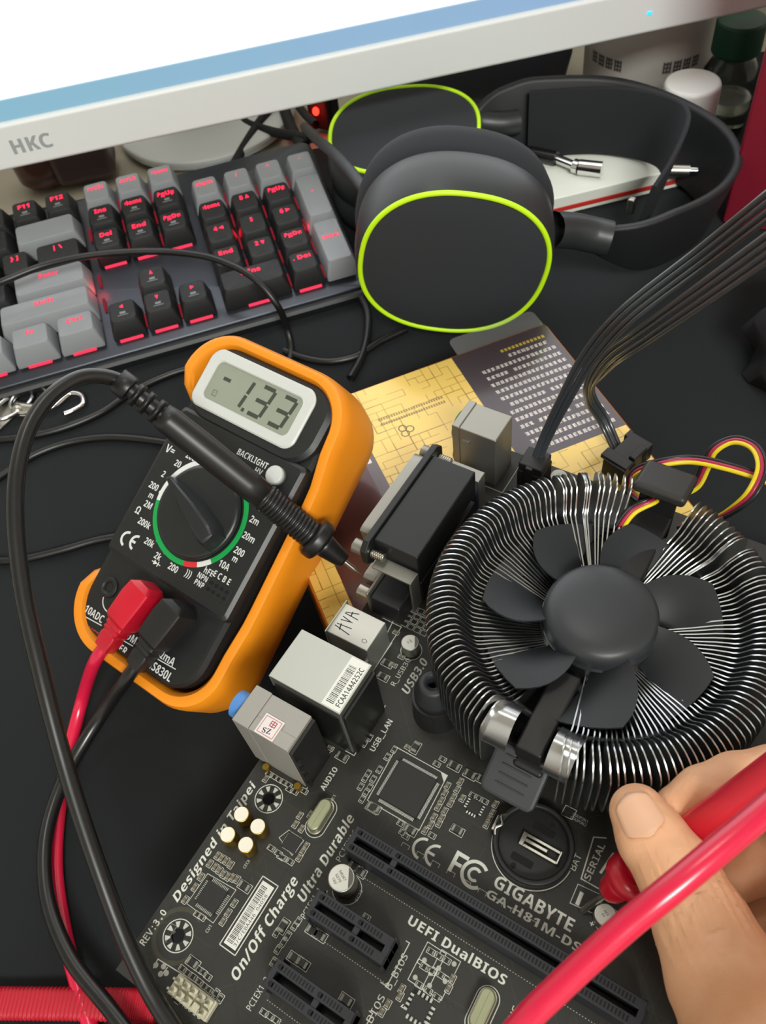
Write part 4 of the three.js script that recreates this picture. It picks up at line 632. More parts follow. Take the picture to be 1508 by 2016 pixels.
// ------------------------------------------------------------------ cpu cooler
{
  const co = thing('cpu_cooler', 'round aluminium fin cooler with a black fan standing on the motherboard', 'cooler', [70, BY, -89]);
  part('base_plate', [cyl(17.5, 17.5, 26, 0, 21, 0, 48), cyl(30, 30, 3, 0, 7, 0, 48)], mat(0x6e6f70, 0.4, { metalness: 1 }), co);
  part('mounting_ring', [mv(new THREE.TorusGeometry(38, 2.2, 10, 64).rotateX(Math.PI / 2), 0, 4.5, 0)], M.black, co);
  for (const [sx, sz] of [[-1, 1], [1, 1], [1, -1], [-1, -1]]) {
    const p = new THREE.Group(); p.name = 'push_pin'; co.add(p); p.position.set(sx * 37.5 * S, 0, sz * 37.5 * S);
    part('pin_cap', lathe([[1.8, 12], [1.8, 22], [3.9, 22], [4.9, 21], [5.4, 17], [6.4, 16.4], [6.6, 12], [1.8, 12]], 32), M.charcoal, p);
    part('pin_post', [cyl(7.4, 8, 12.6, 0, 6.3, 0, 32), box(16, 6, 6, -sx * 8, 4, -sz * 4, 1)], M.black, p);
  }
  // one bent fin, shared by all
  const fin = (() => {
    const prof = [[52.6, 38, 20], [52.3, 40, 17], [51.4, 41.8, 15], [49.6, 43.4, 13], [47.4, 44.5, 12], [45.4, 44.8, 11.5], [43.6, 44.2, 11], [42, 42.6, 10], [40.8, 40.3, 9.5], [39.6, 38, 9], [38.2, 36.6, 9], [36.4, 36, 9], [33, 35.1, 8.5], [28, 33.2, 8.5], [23, 31.6, 8.5], [17, 29.8, 8.5]];
    const off = (r) => { const t = Math.min(1, Math.max(0, (r - 36.6) / 7.2)); return 1.1 * t * t * (3 - 2 * t) + Math.max(0, r - 44) * -0.1; };
    const th = 0.21, rings = prof.map(([r, yt, yb]) => { const z = off(r); return [[r, yt, z - th], [r, yt, z + th], [r, (yt + yb) / 2, z * 0.75 + th], [r, yb, z * 0.5 + th], [r, yb, z * 0.5 - th], [r, (yt + yb) / 2, z * 0.75 - th]]; });
    return geo(loft(rings, true, true, 0.5));
  })();
  const N = 150, away = (a, c) => Math.abs(Math.atan2(Math.sin(a - c), Math.cos(a - c)));
  for (let i = 0; i < N; i++) {
    const a = i / N * Math.PI * 2;                                  // 0 = +x, clockwise towards +z
    const dT = away(a, -Math.PI / 2 + 0.0), dB = away(a, Math.PI / 2 + 0.06);
    if (dT < 0.2 || dB < 0.21) continue;
    const f = meshOf('fin', fin, M.fin, co), jit = (rnd() - 0.5) * 0.012 + (dT < 0.9 && rnd() > 0.5 ? (rnd() - 0.5) * 0.05 : 0);
    f.rotation.y = -(a + jit);
    if (dT < 0.75) f.rotation.x = (rnd() - 0.5) * 0.04;
  }
  // fan: hub, seven blades, frame arms, clips
  const fan = new THREE.Group(); fan.name = 'fan'; co.add(fan);
  part('fan_hub', lathe([[0, 28], [16.4, 28], [16.9, 29], [17.1, 36.5], [16.9, 38.4], [16.2, 39.9], [14.8, 41.1], [12, 42.1], [8, 42.7], [4, 42.9], [0, 43]], 64), mat(0x313438, 0.4), fan, false, 'smooth dark round hub');
  const blade = (() => { const rings = []; for (let i = 0; i <= 8; i++) { const t = i / 8, r = 16 + 19.5 * t, sweep = 0.35 * t * t, half = (0.31 + 0.05 * t), pr = []; const n = 6; for (let j = 0; j <= n; j++) { const q = j / n * 2 - 1, a = sweep + q * half; pr.push([r * Math.cos(a), 35 - q * (4.2 - 1.4 * t) + 0.4 * (1 - q * q), r * Math.sin(a)]); } const back = pr.slice().reverse().map(([x, y, z]) => [x, y - 0.9, z]); rings.push([...pr, ...back]); } return geo(loft(rings, true, true, 0.7)); })();
  const bladeMat = mat(0x1e2226, 0.5);
  for (const a of [0, 1, 2, 3, 4, 5, 6].map(i => 0.12 + i * Math.PI * 2 / 7)) { const b = meshOf('fan_blade', blade, bladeMat, fan); b.rotation.y = -a; }
  part('fan_frame', [box(9, 4, 100, 0, 25, 0, 1), mv(new THREE.CylinderGeometry(18, 18, 6, 40), 0, 25, 0), mv(new THREE.TorusGeometry(36.6, 1.1, 8, 72).rotateX(Math.PI / 2), 0, 31.5, 0)], M.black, fan);
  // upper clip: an arm rising from the hub to a tab, and the lower clip sloping outwards
  part('clip_arm', [box(12, 22, 3, 0, 34, -46, 0.8), box(12, 4, 30, 0, 33, -32, 0.8)], M.black, co);
  part('clip_tab', mv(box(17, 4, 15, 0, 0, 0, 1.6, 3).rotateX(-0.25), 0.5, 47.5, -47.5), mat(0x242321, 0.45), co);
  part('clip_arm', [box(8, 20, 3, -1, 24, 46, 0.8), box(8, 4, 26, -1, 32, 33, 0.8)], M.black, co);
  part('clip_tab', [ext(rrect(8.4, 7.6, 2.5, 4), 3, 1).rotateX(0.5).translate(-2.5, 21.5, 51), ...[-1.5, -0.5, 0.5, 1.5].map(i => box(9, 0.5, 0.5, -2.5, 24.6 - i * 1.35, 52 + i * 2.4, 0.2))], mat(0x34373a, 0.55), co, false, 'grey ribbed clip tab');
  for (const [x, s] of [[-10.5, 1], [8, 1]]) part('bent_fin', (() => { const r = []; for (let i = 0; i <= 12; i++) { const t = i / 12; r.push([[x - 3.6, 36 + 8 * Math.sin(t * 2.2) - 10 * t * t, 37 + 13 * t], [x + 3.6, 36 + 8 * Math.sin(t * 2.2) - 10 * t * t, 37 + 13 * t], [x + 3.6, 35.4 + 8 * Math.sin(t * 2.2) - 10 * t * t, 37 + 13 * t], [x - 3.6, 35.4 + 8 * Math.sin(t * 2.2) - 10 * t * t, 37 + 13 * t]]); } return loft(r, true, true, 0.9); })(), M.fin, co, false, 'fin bent flat beside the clip');
  // three coloured fan wires
  const o = (p) => [p[0] - 70, p[1] - BY, p[2] + 89];
  const path = [[62.7,68,-120.1], [62.7,72,-123.1], [64.4,76,-127.5], [68.8,78,-132.6], [63.8,66,-140.2], [58.2,66,-143.5], [58.6,72,-145.8], [65.5,78,-148.2], [73.9,80,-152.2], [84.9,82,-152.7], [95.9,82,-153.1], [102.5,80,-153.6]];
  const path2 = [[72.9,64,-149], [77.7,68,-152.8], [78.4,74,-156.3], [79,80,-159.5], [83.7,84,-162.6], [90.3,86,-160.6], [94.8,86,-153.5], [95,82,-145.8], [91.5,74,-142.9], [86.8,66,-142.5], [77.7,52,-146.7]];
  for (const [i, cm, nm] of [[0, 0x151515, 'black'], [1, 0xa8204a, 'red'], [2, 0xe8cf1c, 'yellow']]) {
    const wm = phys(cm, 0.4, { clearcoat: 0.2 });
    for (const pt of [path, path2]) part('fan_wire', tube(pt.map((p, k) => { const q = o(p), n = pt[Math.min(k + 1, pt.length - 1)], m = pt[Math.max(k - 1, 0)]; const dx = n[0] - m[0], dz = n[2] - m[2], l = Math.hypot(dx, dz) || 1; const s = (i - 1) * 1.25 * (pt === path ? 1 : (k < 4 ? 1 : 1)); return [q[0] - dz / l * s, q[1], q[2] + dx / l * s]; }), 0.72, 140, 8), wm, co, false, nm + ' fan wire');
  }
}
// ------------------------------------------------------------------ power cables
{
  const ribbon = (name, label, pts, wide, plug) => {
    const t = thing(name, label, 'cable', pts[0]);
    const c = new THREE.CatmullRomCurve3(pts.map(p => V(p).sub(V(pts[0]))), false, 'centripetal');
    const m = phys(0x34383d, 0.32, { clearcoat: 1.0, clearcoatRoughness: 0.22 });
    for (let w = 0; w < 4; w++) {
      const q = []; for (let i = 0; i <= 24; i++) { const u = i / 24, p = c.getPoint(u), tg = c.getTangent(u), view = new THREE.Vector3(98 - pts[0][0], 299 - pts[0][1], 39 - pts[0][2]).sub(p).normalize(), side = new THREE.Vector3().crossVectors(tg, new THREE.Vector3(0.35, 0.8, 0.45)).normalize(); const k = wide * Math.min(1, 0.55 + u * 0.9) * (w - 1.5); p.addScaledVector(side, k); p.y += (w % 2 ? 0.4 : -0.4) * (1 - u); q.push(p.toArray()); }
      part('wire', tube(q, 0.8, 90, 10), m, t);
    }
    plug(t); return t;
  };
  const [cx, cz] = [18.8,-154.5];
  ribbon('power_cable', 'flat black power cable plugged in at the far board corner, upper of two', [[cx, BY + 9, cz], [20.8,58,-159.3], [25.7,78,-161.6], [31.6,98,-162.5], [42.1,122,-159.6], [60.7,150,-159.5], [74.1,174,-151.4], [83.3,190,-146.6]], 1.75, (t) => {
    part('plug', [box(9.6, 9, 9.6, 0, -0.5, 0, 0.6), box(3, 8, 1.6, 0, 0, 5.4, 0.4)], M.black, t);
  });
  ribbon('power_cable', 'flat black power cable ending in a loose plug on the gold box, lower of two', [[42,37,-182.2], [33.5,44,-187.7], [28.6,58,-182.9], [29.9,74,-175.6], [36.6,94,-169], [48.2,116,-160.6], [64.8,146,-149.9], [78,170,-141.8], [87.3,188,-133.6]], 1.75, (t) => {
    const b = new THREE.Group(); b.name = 'plug'; t.add(b); b.rotation.y = -0.25;
    part('plug_shell', [box(10, 8.4, 19, 6, 1, 2, 0.5), box(3, 3, 8, 9.5, 5.4, 1, 0.5), box(2, 8.4, 4, 0.6, 1, -6, 0.4), box(12, 2, 5, 5, 5, 8, 0.4)], M.black, b);
    part('plug_openings', [-1, 1].flatMap(a => [-1, 1].map(q => box(0.4, 2.6, 2.8, 11.1, 1 + a * 2, 2 + q * 4))), mat(0x050505, 0.8), b);
  });
}
// ------------------------------------------------------------------ multimeter, propped up on its stand
const meter = thing('multimeter', 'digital multimeter in an orange holster reading minus 1.33', 'multimeter', [-77.4, 57.2, -69.8]);
{
  const ex = [0.99764, -0.00827, 0.06813], ny = [-0.02300, 0.89390, 0.44766];
  const X = V(ex), Y = V(ny).normalize(); X.addScaledVector(Y, -X.dot(Y)).normalize(); const Z = new THREE.Vector3().crossVectors(X, Y);
  orient(meter, X.toArray(), Y.toArray(), Z.toArray());
  // local axes: x across, y out of the face, z down towards the sockets; origin at the dial centre
  const body = mat(0x1f2122, 0.42), deep = mat(0x17191a, 0.5);
  const sm = (a, b, v) => { const t = Math.min(1, Math.max(0, (v - a) / (b - a))); return t * t * (3 - 2 * t); };
  // holster: a wall that follows an outline, taller at both ends
  const N = 112, rings = Array.from({ length: 11 }, () => []);
  const outline = rrectS(39, 67, 20, 12, 14), inner = rrectS(32.6, 61.6, 16, 12, 14), low = rrectS(36, 65, 18, 12, 14);
  for (let j = 0; j < outline.length; j++) {
    const z = outline[j][1], end = sm(24, 46, Math.abs(z)), topEnd = z < 0, left = outline[j][0] < 0 ? 1 - end : 0, h = -4 - 19 * left + (topEnd ? 5.5 : 3) * (left > 0 || outline[j][0] >= 0 ? end : 1) + (outline[j][0] < 0 ? 0 : 0);
    const [ox, oz] = [outline[j][0] + 7 * left, outline[j][1]], [ix, iz] = inner[j], [lx, lz] = low[j], mid = (k) => [ix + (ox - ix) * k, iz + (oz - iz) * k];
    const P = (xz, y) => [xz[0] + 1.2 + 0.04 * xz[1], y, xz[1]];
    [P([ix, iz], -31.5), P([lx, lz], -31.5), P([lx + (ox - lx) * 0.7, lz + (oz - lz) * 0.7], -29), P([ox * 1.012, oz * 1.006], -20), P([ox, oz], h - 7), P(mid(0.93), h - 2.6), P(mid(0.75), h - 0.5), P(mid(0.5), h), P(mid(0.2), h - 0.5), P(mid(0), h - 2.4), P([ix, iz], -20)].forEach((p, k) => rings[k].push(p));
  }
  part('holster', loft(rings, false, false, 0.7, true), M.orange, meter, false, 'orange rubber holster');
  part('holster_back', box(60, 2.4, 116, 1.2, -30, 0, 1), M.orange, meter);
  part('stand_leg', (() => { return box(40, 2.4, 84, 1, -31.6, -8, 1); })(), M.orange, meter, false, 'folded orange stand on the back');
  // body in three steps: display end, raised dial panel, lower socket panel
  part('meter_body', loft([ringAt(rrect(30, 60.5, 13, 8), -28), ringAt(rrect(32, 61.5, 14, 8), -12), ringAt(rrect(31.4, 61.2, 13.5, 8), -4.4), ringAt(rrect(30, 60, 12.5, 8), -2.8)], true, true, 0.5), body, meter);
  part('display_housing', loft([ringAt(rrect(31, 15.4, 11, 8), -4, 0, -46.4), ringAt(rrect(30.4, 15, 10.6, 8), -1, 0, -46.4), ringAt(rrect(28.6, 14, 10, 8), 0.4, 0, -46.2)], true, true, 0.5), body, meter);
  part('dial_panel', loft([ringAt(rrect(31.6, 31.6, 2.4, 5), -4, 0.4, -1.6), ringAt(rrect(31, 31.2, 2, 5), -0.9, 0.4, -1.6), ringAt(rrect(29.6, 29.9, 1.6, 5), 0, 0.4, -1.6)], true, true, 0.4), body, meter);
  // display
  const b4 = [[-28.1,-55.5], [19.6,-60.3], [23,-36.9], [-27.5,-34.7]], cxz = [(b4[0][0] + b4[1][0] + b4[2][0] + b4[3][0]) / 4, (b4[0][1] + b4[1][1] + b4[2][1] + b4[3][1]) / 4];
  const dome = (hw, hd, r, bulge) => rrect(hw, hd, r, 10).map(([x, z]) => [x, z < 0 ? z - bulge * (1 - (x / hw) ** 2) : z + bulge * 0.2 * (1 - (x / hw) ** 2)]);
  const bo = dome(25.6, 11.6, 4.5, 2.6), bi = dome(21.0, 7.6, 2.5, 1.2);
  const bezelG = loft([ringAt(bi, 0.2, cxz[0], cxz[1]), ringAt(bo, 0.2, cxz[0], cxz[1]), ringAt(bo, 1.0, cxz[0], cxz[1]), ringAt(dome(25, 11, 4.2, 2.6), 1.5, cxz[0], cxz[1]), ringAt(dome(21.4, 8, 2.8, 1.3), 1.5, cxz[0], cxz[1]), ringAt(bi, 1.0, cxz[0], cxz[1])], false, false, 0.5, true);
  part('display_bezel', bezelG, mat(0xc9cbc8, 0.35), meter, false, 'pale grey display frame');
  const lcd = tex(840, 320, (c, W, H) => {
    c.fillStyle = '#8f9586'; c.fillRect(0, 0, W, H); c.fillStyle = '#3d4139'; c.strokeStyle = '#3d4139'; c.lineCap = 'butt';
    const seg = (x, y, w, h, on) => { const t = 31, sk = (yy) => (y + h - yy) * 0.13; const bar = (x0, y0, x1, y1) => { c.lineWidth = t; c.beginPath(); c.moveTo(x0 + sk(y0), y0); c.lineTo(x1 + sk(y1), y1); c.stroke(); }; const g = 7, m = y + h / 2; if (on.includes('a')) bar(x + g, y, x + w - g, y); if (on.includes('g')) bar(x + g, m, x + w - g, m); if (on.includes('d')) bar(x + g, y + h, x + w - g, y + h); if (on.includes('b')) bar(x + w, y + g, x + w, m - g); if (on.includes('c')) bar(x + w, m + g, x + w, y + h - g); if (on.includes('e')) bar(x, m + g, x, y + h - g); if (on.includes('f')) bar(x, y + g, x, m - g); };
    c.fillRect(100, 108, 72, 28); c.lineWidth = 4; c.strokeRect(70, 232, 40, 42); c.font = '30px sans-serif'; c.fillText('=', 80, 264);
    seg(225, 48, 120, 226, 'bc'); c.fillRect(376, 258, 28, 28); seg(432, 48, 120, 226, 'abgcd'); seg(636, 48, 120, 226, 'abgcd');
  });
  const lg = plane(42, 16.4, cxz[0], 0.55, cxz[1] - 0.3); part('display_window', lg, phys(0xffffff, 0.35, { map: lcd, clearcoat: 0.4, clearcoatRoughness: 0.1 }), meter, true, 'grey green display showing minus 1.33');
  // printed dial panel
  const PW = 58, PH = 59, px = 17, cxp = 0.4, czp = -1.6;
  const D = [[-12.6,-15.5], [-16.5,-10.9], [-19.4,-5.4], [-20.4,0.8], [-18.5,6.7], [-15.5,12.8], [-10.9,17.2], [-5.2,19.6], [1.4,19.9], [7,18.4], [12.4,15.3], [16.3,11.2], [19.4,5.1], [20.2,-0.9], [18.6,-7.3], [15.5,-12.3]];
  const printTex = tex(PW * px, PH * px, (c, W, H) => {
    c.fillStyle = '#1c1e1f'; c.fillRect(0, 0, W, H); c.setTransform(px, 0, 0, px, (PW / 2 - cxp) * px, (PH / 2 - czp) * px);
    const ang = (d) => Math.atan2(d[1], d[0]), a = D.map(ang);
    const ring = (a0, a1, col) => { c.strokeStyle = col; c.lineWidth = 2; c.beginPath(); c.arc(0, 0, 19.6, a0, a1, true); c.stroke(); };
    const mid = (i) => { let p = a[i], q = a[i + 1]; if (q > p) q -= Math.PI * 2; return (p + q) / 2; };
    ring(a[0] + 0.9, mid(3), '#d8dad8'); ring(mid(3), mid(8), '#0e9a48'); ring(mid(8), mid(9), '#d03038'); ring(mid(9), mid(10), '#d8dad8'); ring(mid(10), a[15] - 0.16, '#0e9a48');
    D.forEach((d, i) => { c.fillStyle = i < 4 || i === 10 ? '#d8dad8' : i === 9 ? '#d03038' : '#0e9a48'; c.beginPath(); c.arc(d[0] * 0.985, d[1] * 0.985, 0.85, 0, 6.3); c.fill(); });
    c.fillStyle = '#d2d4d2'; c.textAlign = 'center'; c.textBaseline = 'middle';
    const t = (s, p, h, f = 'bold', w) => { c.save(); c.translate(p[0], p[1]); c.scale(h / 13, h / 13); c.font = `${f} 20px sans-serif`; c.scale(w || 0.8, 1); c.fillText(s, 0, 0); c.restore(); };
    t('200', [-15.6,-16.8], 2.3); t('20', [-19.4,-12], 2.3); t('2', [-23,-5.9], 2.3); t('200', [-24.3,0], 2.3); t('m', [-23.3,3.5], 2.2); t('2M', [-22.4,7.2], 2.3); t('200k', [-19.9,14], 2.3); t('20k', [-13.6,19.2], 2.3); t('2k', [-7.2,21.9], 2.3); t('200', [1.3,22.5], 2.3); t('10A', [20.1,12], 2.3); t('200', [23,5], 2.3); t('m', [22.9,7.9], 2.2); t('20m', [23.7,-1.2], 2.3); t('2m', [22.5,-7.5], 2.3); t('200µ', [20.4,-13.4], 2.3);
    t('V=', [-25.6,-15.4], 2.9, 'bold', 0.9); t('Ω', [-25.4,10.9], 2.7); t('BACKLIGHT', [9.1,-26.9], 2.2); t('HV', [13.9,-23.8], 2.2); t('hFE', [15.7,16.9], 2.1); t('E C B E', [21.8,16.2], 2.1); t('NPN', [14.5,19.7], 1.9); t('PNP', [14.5,22.4], 1.9); t(')))', [8.4,21.3], 2.4); { const q = [-6.4,24.5]; c.beginPath(); c.moveTo(q[0] - 1.2, q[1] - 1); c.lineTo(q[0] + 0.7, q[1]); c.lineTo(q[0] - 1.2, q[1] + 1); c.fill(); c.fillRect(q[0] + 0.7, q[1] - 1, 0.4, 2); c.fillRect(q[0] - 2.2, q[1] - 0.18, 4.4, 0.36); }
    c.strokeStyle = '#d2d4d2'; c.lineWidth = 1.0; { const p = [-23.4,22.7], q = [-18.8,22.2]; for (const [o, r] of [[p, 2.7], [q, 2.7]]) { c.beginPath(); c.arc(o[0], o[1], r, Math.PI * 0.55, Math.PI * 1.5); c.stroke(); } c.beginPath(); c.moveTo(q[0] - 2.5, q[1]); c.lineTo(q[0] - 0.4, q[1]); c.stroke(); }
  });
  part('printed_panel', plane(PW, PH, cxp, 0.03, czp), mat(0xffffff, 0.42, { map: printTex }), meter, true, 'black panel with white and green range print');
  // dial
  const dial = new THREE.Group(); dial.name = 'dial'; meter.add(dial);
  part('dial_disc', lathe([[0, 0], [17.9, 0], [17.9, 1.2], [17.3, 2.2], [16, 2.6], [0, 2.6]], 64), mat(0x202223, 0.36), dial);
  const g0 = [-12,-8.8], g1 = [23.3,6.4], ga = Math.atan2(g1[1] - g0[1], g1[0] - g0[0]);
  part('dial_grip', loft([[2.3, 5.4, 16.6], [6.0, 4.4, 16.2], [8.6, 3.2, 15.4], [9.2, 2.2, 14.4]].map(([y, w, l]) => [[-l, y, 0.5], [-l * 0.6, y, w * 0.55], [0, y, w * 0.9], [l * 0.75, y, w], [l, y, w * 0.75], [l * 1.03, y, 0], [l, y, -w * 0.75], [l * 0.75, y, -w], [0, y, -w * 0.9], [-l * 0.6, y, -w * 0.55], [-l, y, -0.5]]), true, true, 0.5).rotateY(-ga), mat(0x242628, 0.32), dial, false, 'raised pointer grip');
  { const p = [22.2,-25.3]; part('backlight_button', lathe([[0, 0], [3.6, 0], [3.6, 2.6], [3.0, 3.3], [0, 3.5]], 32).translate(p[0], 0, p[1]), mat(0xc4c6c4, 0.4), meter, false, 'round pale push button'); }
  { const p = [22.7,21.1], a = []; for (let i = 0; i < 4; i++) for (let j = 0; j < 2; j++) a.push(cyl(0.75, 0.75, 0.5, (i - 1.5) * 2.5, 0.1, (j - 0.5) * 2.6, 12)); part('transistor_socket', [box(11.4, 0.3, 6.2, 0, 0, 0, 0.1)].concat([]).map(g => mv(g, p[0], 0.06, p[1])), deep, meter); part('socket_holes', a.map(g => mv(g, p[0], 0.05, p[1])), mat(0x040404, 0.9), meter); }
  // lower panel print
  const LW = 57, LH = 29, lp = tex(LW * px, LH * px, (c, W, H) => {
    c.fillStyle = '#1b1d1e'; c.fillRect(0, 0, W, H); c.setTransform(px, 0, 0, px, LW / 2 * px, -30.6 * px);
    c.fillStyle = '#d2d4d2'; c.strokeStyle = '#d2d4d2'; c.textAlign = 'center'; c.textBaseline = 'middle';
    const t = (s, p, h, col = '#d2d4d2', w = 0.8) => { c.fillStyle = col; c.save(); c.translate(p[0], p[1]); c.scale(h / 12.5, h / 12.5); c.font = 'bold 20px sans-serif'; c.scale(w, 1); c.fillText(s, 0, 0); c.restore(); };
    t('10ADC', [-22.4,53.9], 2.6); t('COM', [-3.2,53.4], 2.6); t('VΩmA', [14.4,52], 2.7); t('PEAKMETER', [-20.8,60.1], 2.2, '#b03a3c'); t('METER', [-6.4,58.8], 2.6); t('MS830L', [15,57.2], 2.8); t('CAT II 600V', [5.7,35.2], 1.5);
    c.lineWidth = 0.4; for (const [p, q] of [[[-27.7,57.1], [-16.7,56.1]], [[-5.5,56.1], [0.3,55.7]], [[12.4,54.4], [21.3,53.7]]]) { c.beginPath(); c.moveTo(...p); c.lineTo(...q); c.stroke(); }
    c.lineWidth = 0.5; for (const p of [[-20.5,48.5], [-1.3,47]]) { c.beginPath(); c.arc(p[0] + 3, p[1] - 3, 5, 1.6, 3.4); c.stroke(); }
  });
  part('socket_panel', (() => { const g = ext(rrect(LW / 2, LH / 2, 10, 8).map(([x, z]) => [x, z < 0 ? (Math.abs(x) > LW / 2 - 10 ? -LH / 2 : z) : z]), 0.06), u = g.attributes.uv, o = g.attributes.position; for (let i = 0; i < u.count; i++) u.setXY(i, o.getX(i) / LW + 0.5, 0.5 - o.getZ(i) / LH); return g.translate(0, -2.8, 45.1); })(), mat(0xffffff, 0.4, { map: lp }), meter, true, 'black lower panel with white print');
  { const p = [-22.2,42.4]; part('input_socket', [lathe([[1.9, -1.5], [1.9, 0.5], [3.6, 0.8], [4.2, 0.3], [4.2, -1.5], [1.9, -1.5]], 32).translate(p[0], -2.6, p[1]), cyl(1.9, 1.9, 0.3, p[0], -3.0, p[1], 24)], deep, meter); }
}
// ------------------------------------------------------------------ test leads
{
  meter.updateMatrixWorld(true);
  const MM = meter.matrixWorld.clone(); MM.elements[12] /= S; MM.elements[13] /= S; MM.elements[14] /= S;
  const onM = (p, y) => new THREE.Vector3(p[0], y, p[1]).applyMatrix4(MM).toArray();
  const plug = (lead, p, q, m) => {                          // right-angled plug lying over the sockets, local meter axes
    const g = new THREE.Group(); g.name = 'plug'; lead.add(g);
    const ang = Math.atan2(q[1] - p[1], q[0] - p[0]), len = Math.hypot(q[0] - p[0], q[1] - p[1]);
    const rr = (w, h, x, y0) => rrect(w / 2, h / 2, 1.2, 3).map(([a, b]) => [x, y0 + b, a]);
    const body = loft([rr(6, 9, -6.6, 5.6), rr(10.6, 11.4, -4.6, 5.9), rr(11.2, 11.6, 0, 6), rr(10.4, 10.6, len * 0.45, 5.8), rr(9.4, 9, len * 0.5, 5.6), rr(8.2, 8, len * 0.52, 5.5), rr(8.6, 8.2, len * 0.57, 5.4), rr(7.2, 7.2, len * 0.62, 5.3), rr(8.2, 7.8, len * 0.66, 5.2), rr(6.8, 6.8, len * 0.72, 5.1), rr(7.6, 7.2, len * 0.78, 5), rr(6.6, 6.2, len, 4.6)], true, true, 0.5);
    const stem = cyl(3.8, 3.8, 4, 0, -0.6, 0, 24);
    for (const x of [body, stem]) x.rotateY(-ang).translate(p[0], 0, p[1]).applyMatrix4(MM);
    part('plug_body', body, m, g); part('plug_stem', stem, m, g);
  };
  const bl = thing('test_lead', 'black test lead whose probe crosses the multimeter down to the port', 'test lead');
  const T = [-14.8,44,-81.1], E = [-97.7,114,-75], dir = V(E).sub(V(T)).normalize(), at = (t) => V(T).addScaledVector(dir, t).toArray();
  const pr = new THREE.Group(); pr.name = 'probe'; bl.add(pr);
  const lat = (pts, n = 32) => between(lathe(pts, n), T, E);
  part('needle', lat([[0, 0], [0.5, 2], [0.9, 4], [0.95, 17], [0, 17]], 16), M.steel, pr);
  part('probe_tip_sleeve', lat([[0, 8.5], [2.7, 8.6], [3.1, 9.4], [4.3, 17], [4.8, 20], [0, 20]]), M.rubber, pr);
  part('guard', lat([[0, 18.6], [6.4, 18.6], [7.3, 19.2], [7.5, 20], [7.5, 22.6], [7, 23.4], [5.6, 24], [0, 24]]), M.rubber, pr, false, 'round finger guard');
  const ribs = [[0, 23.6], [5, 23.6]]; for (let t = 24.5; t < 45; t += 1.5) ribs.push([5.25, t], [5.25, t + 0.75], [4.75, t + 0.95], [4.75, t + 1.3]); ribs.push([4.9, 46], [0, 46]);
  part('ribbed_grip', lat(ribs), M.rubber, pr);
  part('handle', lat([[0, 45.5], [4.9, 45.6], [5.1, 52], [5.2, 74], [4.9, 86], [4.5, 89.5], [0, 89.5]]), mat(0x1a1a1b, 0.4), pr);
  part('strain_relief', [[90.2, 4.4], [94.4, 4.2], [98.4, 4.2]].map(([t, r]) => lat([[0, t], [r, t], [r, t + 2.2], [0, t + 2.2]])).concat([lat([[0, 89], [2.9, 89], [2.9, 104], [0, 104]]), lat([[0, 102.2], [4.2, 102.2], [4.6, 102.8], [4.3, 107.5], [0, 107.5]])]), M.rubber, pr, false, 'notched cable sleeve');
  const cm = phys(0x161617, 0.3, { clearcoat: 0.3, clearcoatRoughness: 0.3 });
  const k0 = [15,37.4], k1 = [10.4,58.9];
  plug(bl, k0, k1, M.black);
  const tail = (p, q, y) => { const d = new THREE.Vector2(q[0] - p[0], q[1] - p[1]).normalize(); return [onM([q[0] - d.x, q[1] - d.y], y), onM([q[0] + d.x * 5, q[1] + d.y * 5], y - 0.4)]; };
  const kt = tail(k0, k1, 4.6);
  part('lead_wire', tube([...kt, [-81,16,4.7], [-80.7,10,26.2], [-72.5,9,45], [-57.8,9,59.5], [-37.6,9.5,69.1], [-15.7,9.5,73.3], [8.3,12,76.6], [29.4,30,73], [46.4,55,67], [43.3,42.2,63.7], [27.4,39.6,66.1], [10.5,42.4,62.3], [-4.9,49,55], [-23.4,59.9,42.7], [-42.3,72.2,28.3], [-60.6,86.8,11.8], [-78.1,99.9,-5], [-91,110.4,-21.1], [-98.3,116,-33.3], [-103.1,119.4,-46.1], [-103.9,120.4,-57.9], [-101.4,118.9,-68.1], at(107), at(99)], 2.55, 420, 14), cm, bl);
  // red lead
  const rl = thing('test_lead', 'red test lead running from the meter to the probe held by the hand', 'test lead');
  const r0 = [-0.8,37.9], r1 = [-5.5,60]; plug(rl, r0, r1, M.red); const rt = tail(r0, r1, 4.6);
  const axisA = [105.1,55,-28.4], axisB = [122.7,100,-51.9], ax = V(axisB).sub(V(axisA)).normalize(), pa = (t) => V(axisA).addScaledVector(ax, t).toArray();
  const rp = new THREE.Group(); rp.name = 'probe'; rl.add(rp);
  const rlat = (pts, n = 32) => between(lathe(pts, n), axisA, axisB);
  part('needle', rlat([[0, -25.5], [0.5, -23.5], [0.9, -21], [0.95, -6], [0, -6]], 16), M.steel, rp);
  part('probe_tip_sleeve', rlat([[0, -9.5], [2.8, -9.4], [3.8, -7.5], [4.4, -4], [4.6, -0.5], [0, -0.5]]), M.red, rp);
  part('guard', rlat([[0, -1.5], [5.8, -1.5], [6.5, -0.6], [6.7, 1.4], [6, 3], [4.6, 4.2], [0, 4.2]]), M.red, rp, false, 'round red finger guard');
  part('handle', rlat([[0, 3.6], [3.8, 3.8], [4.1, 10], [4.2, 60], [4, 92], [3.6, 98], [0, 98]]), M.red, rp);
  part('strain_relief', rlat([[0, 97], [3.4, 97], [3.2, 112], [2.7, 116], [0, 116]]), M.red, rp);
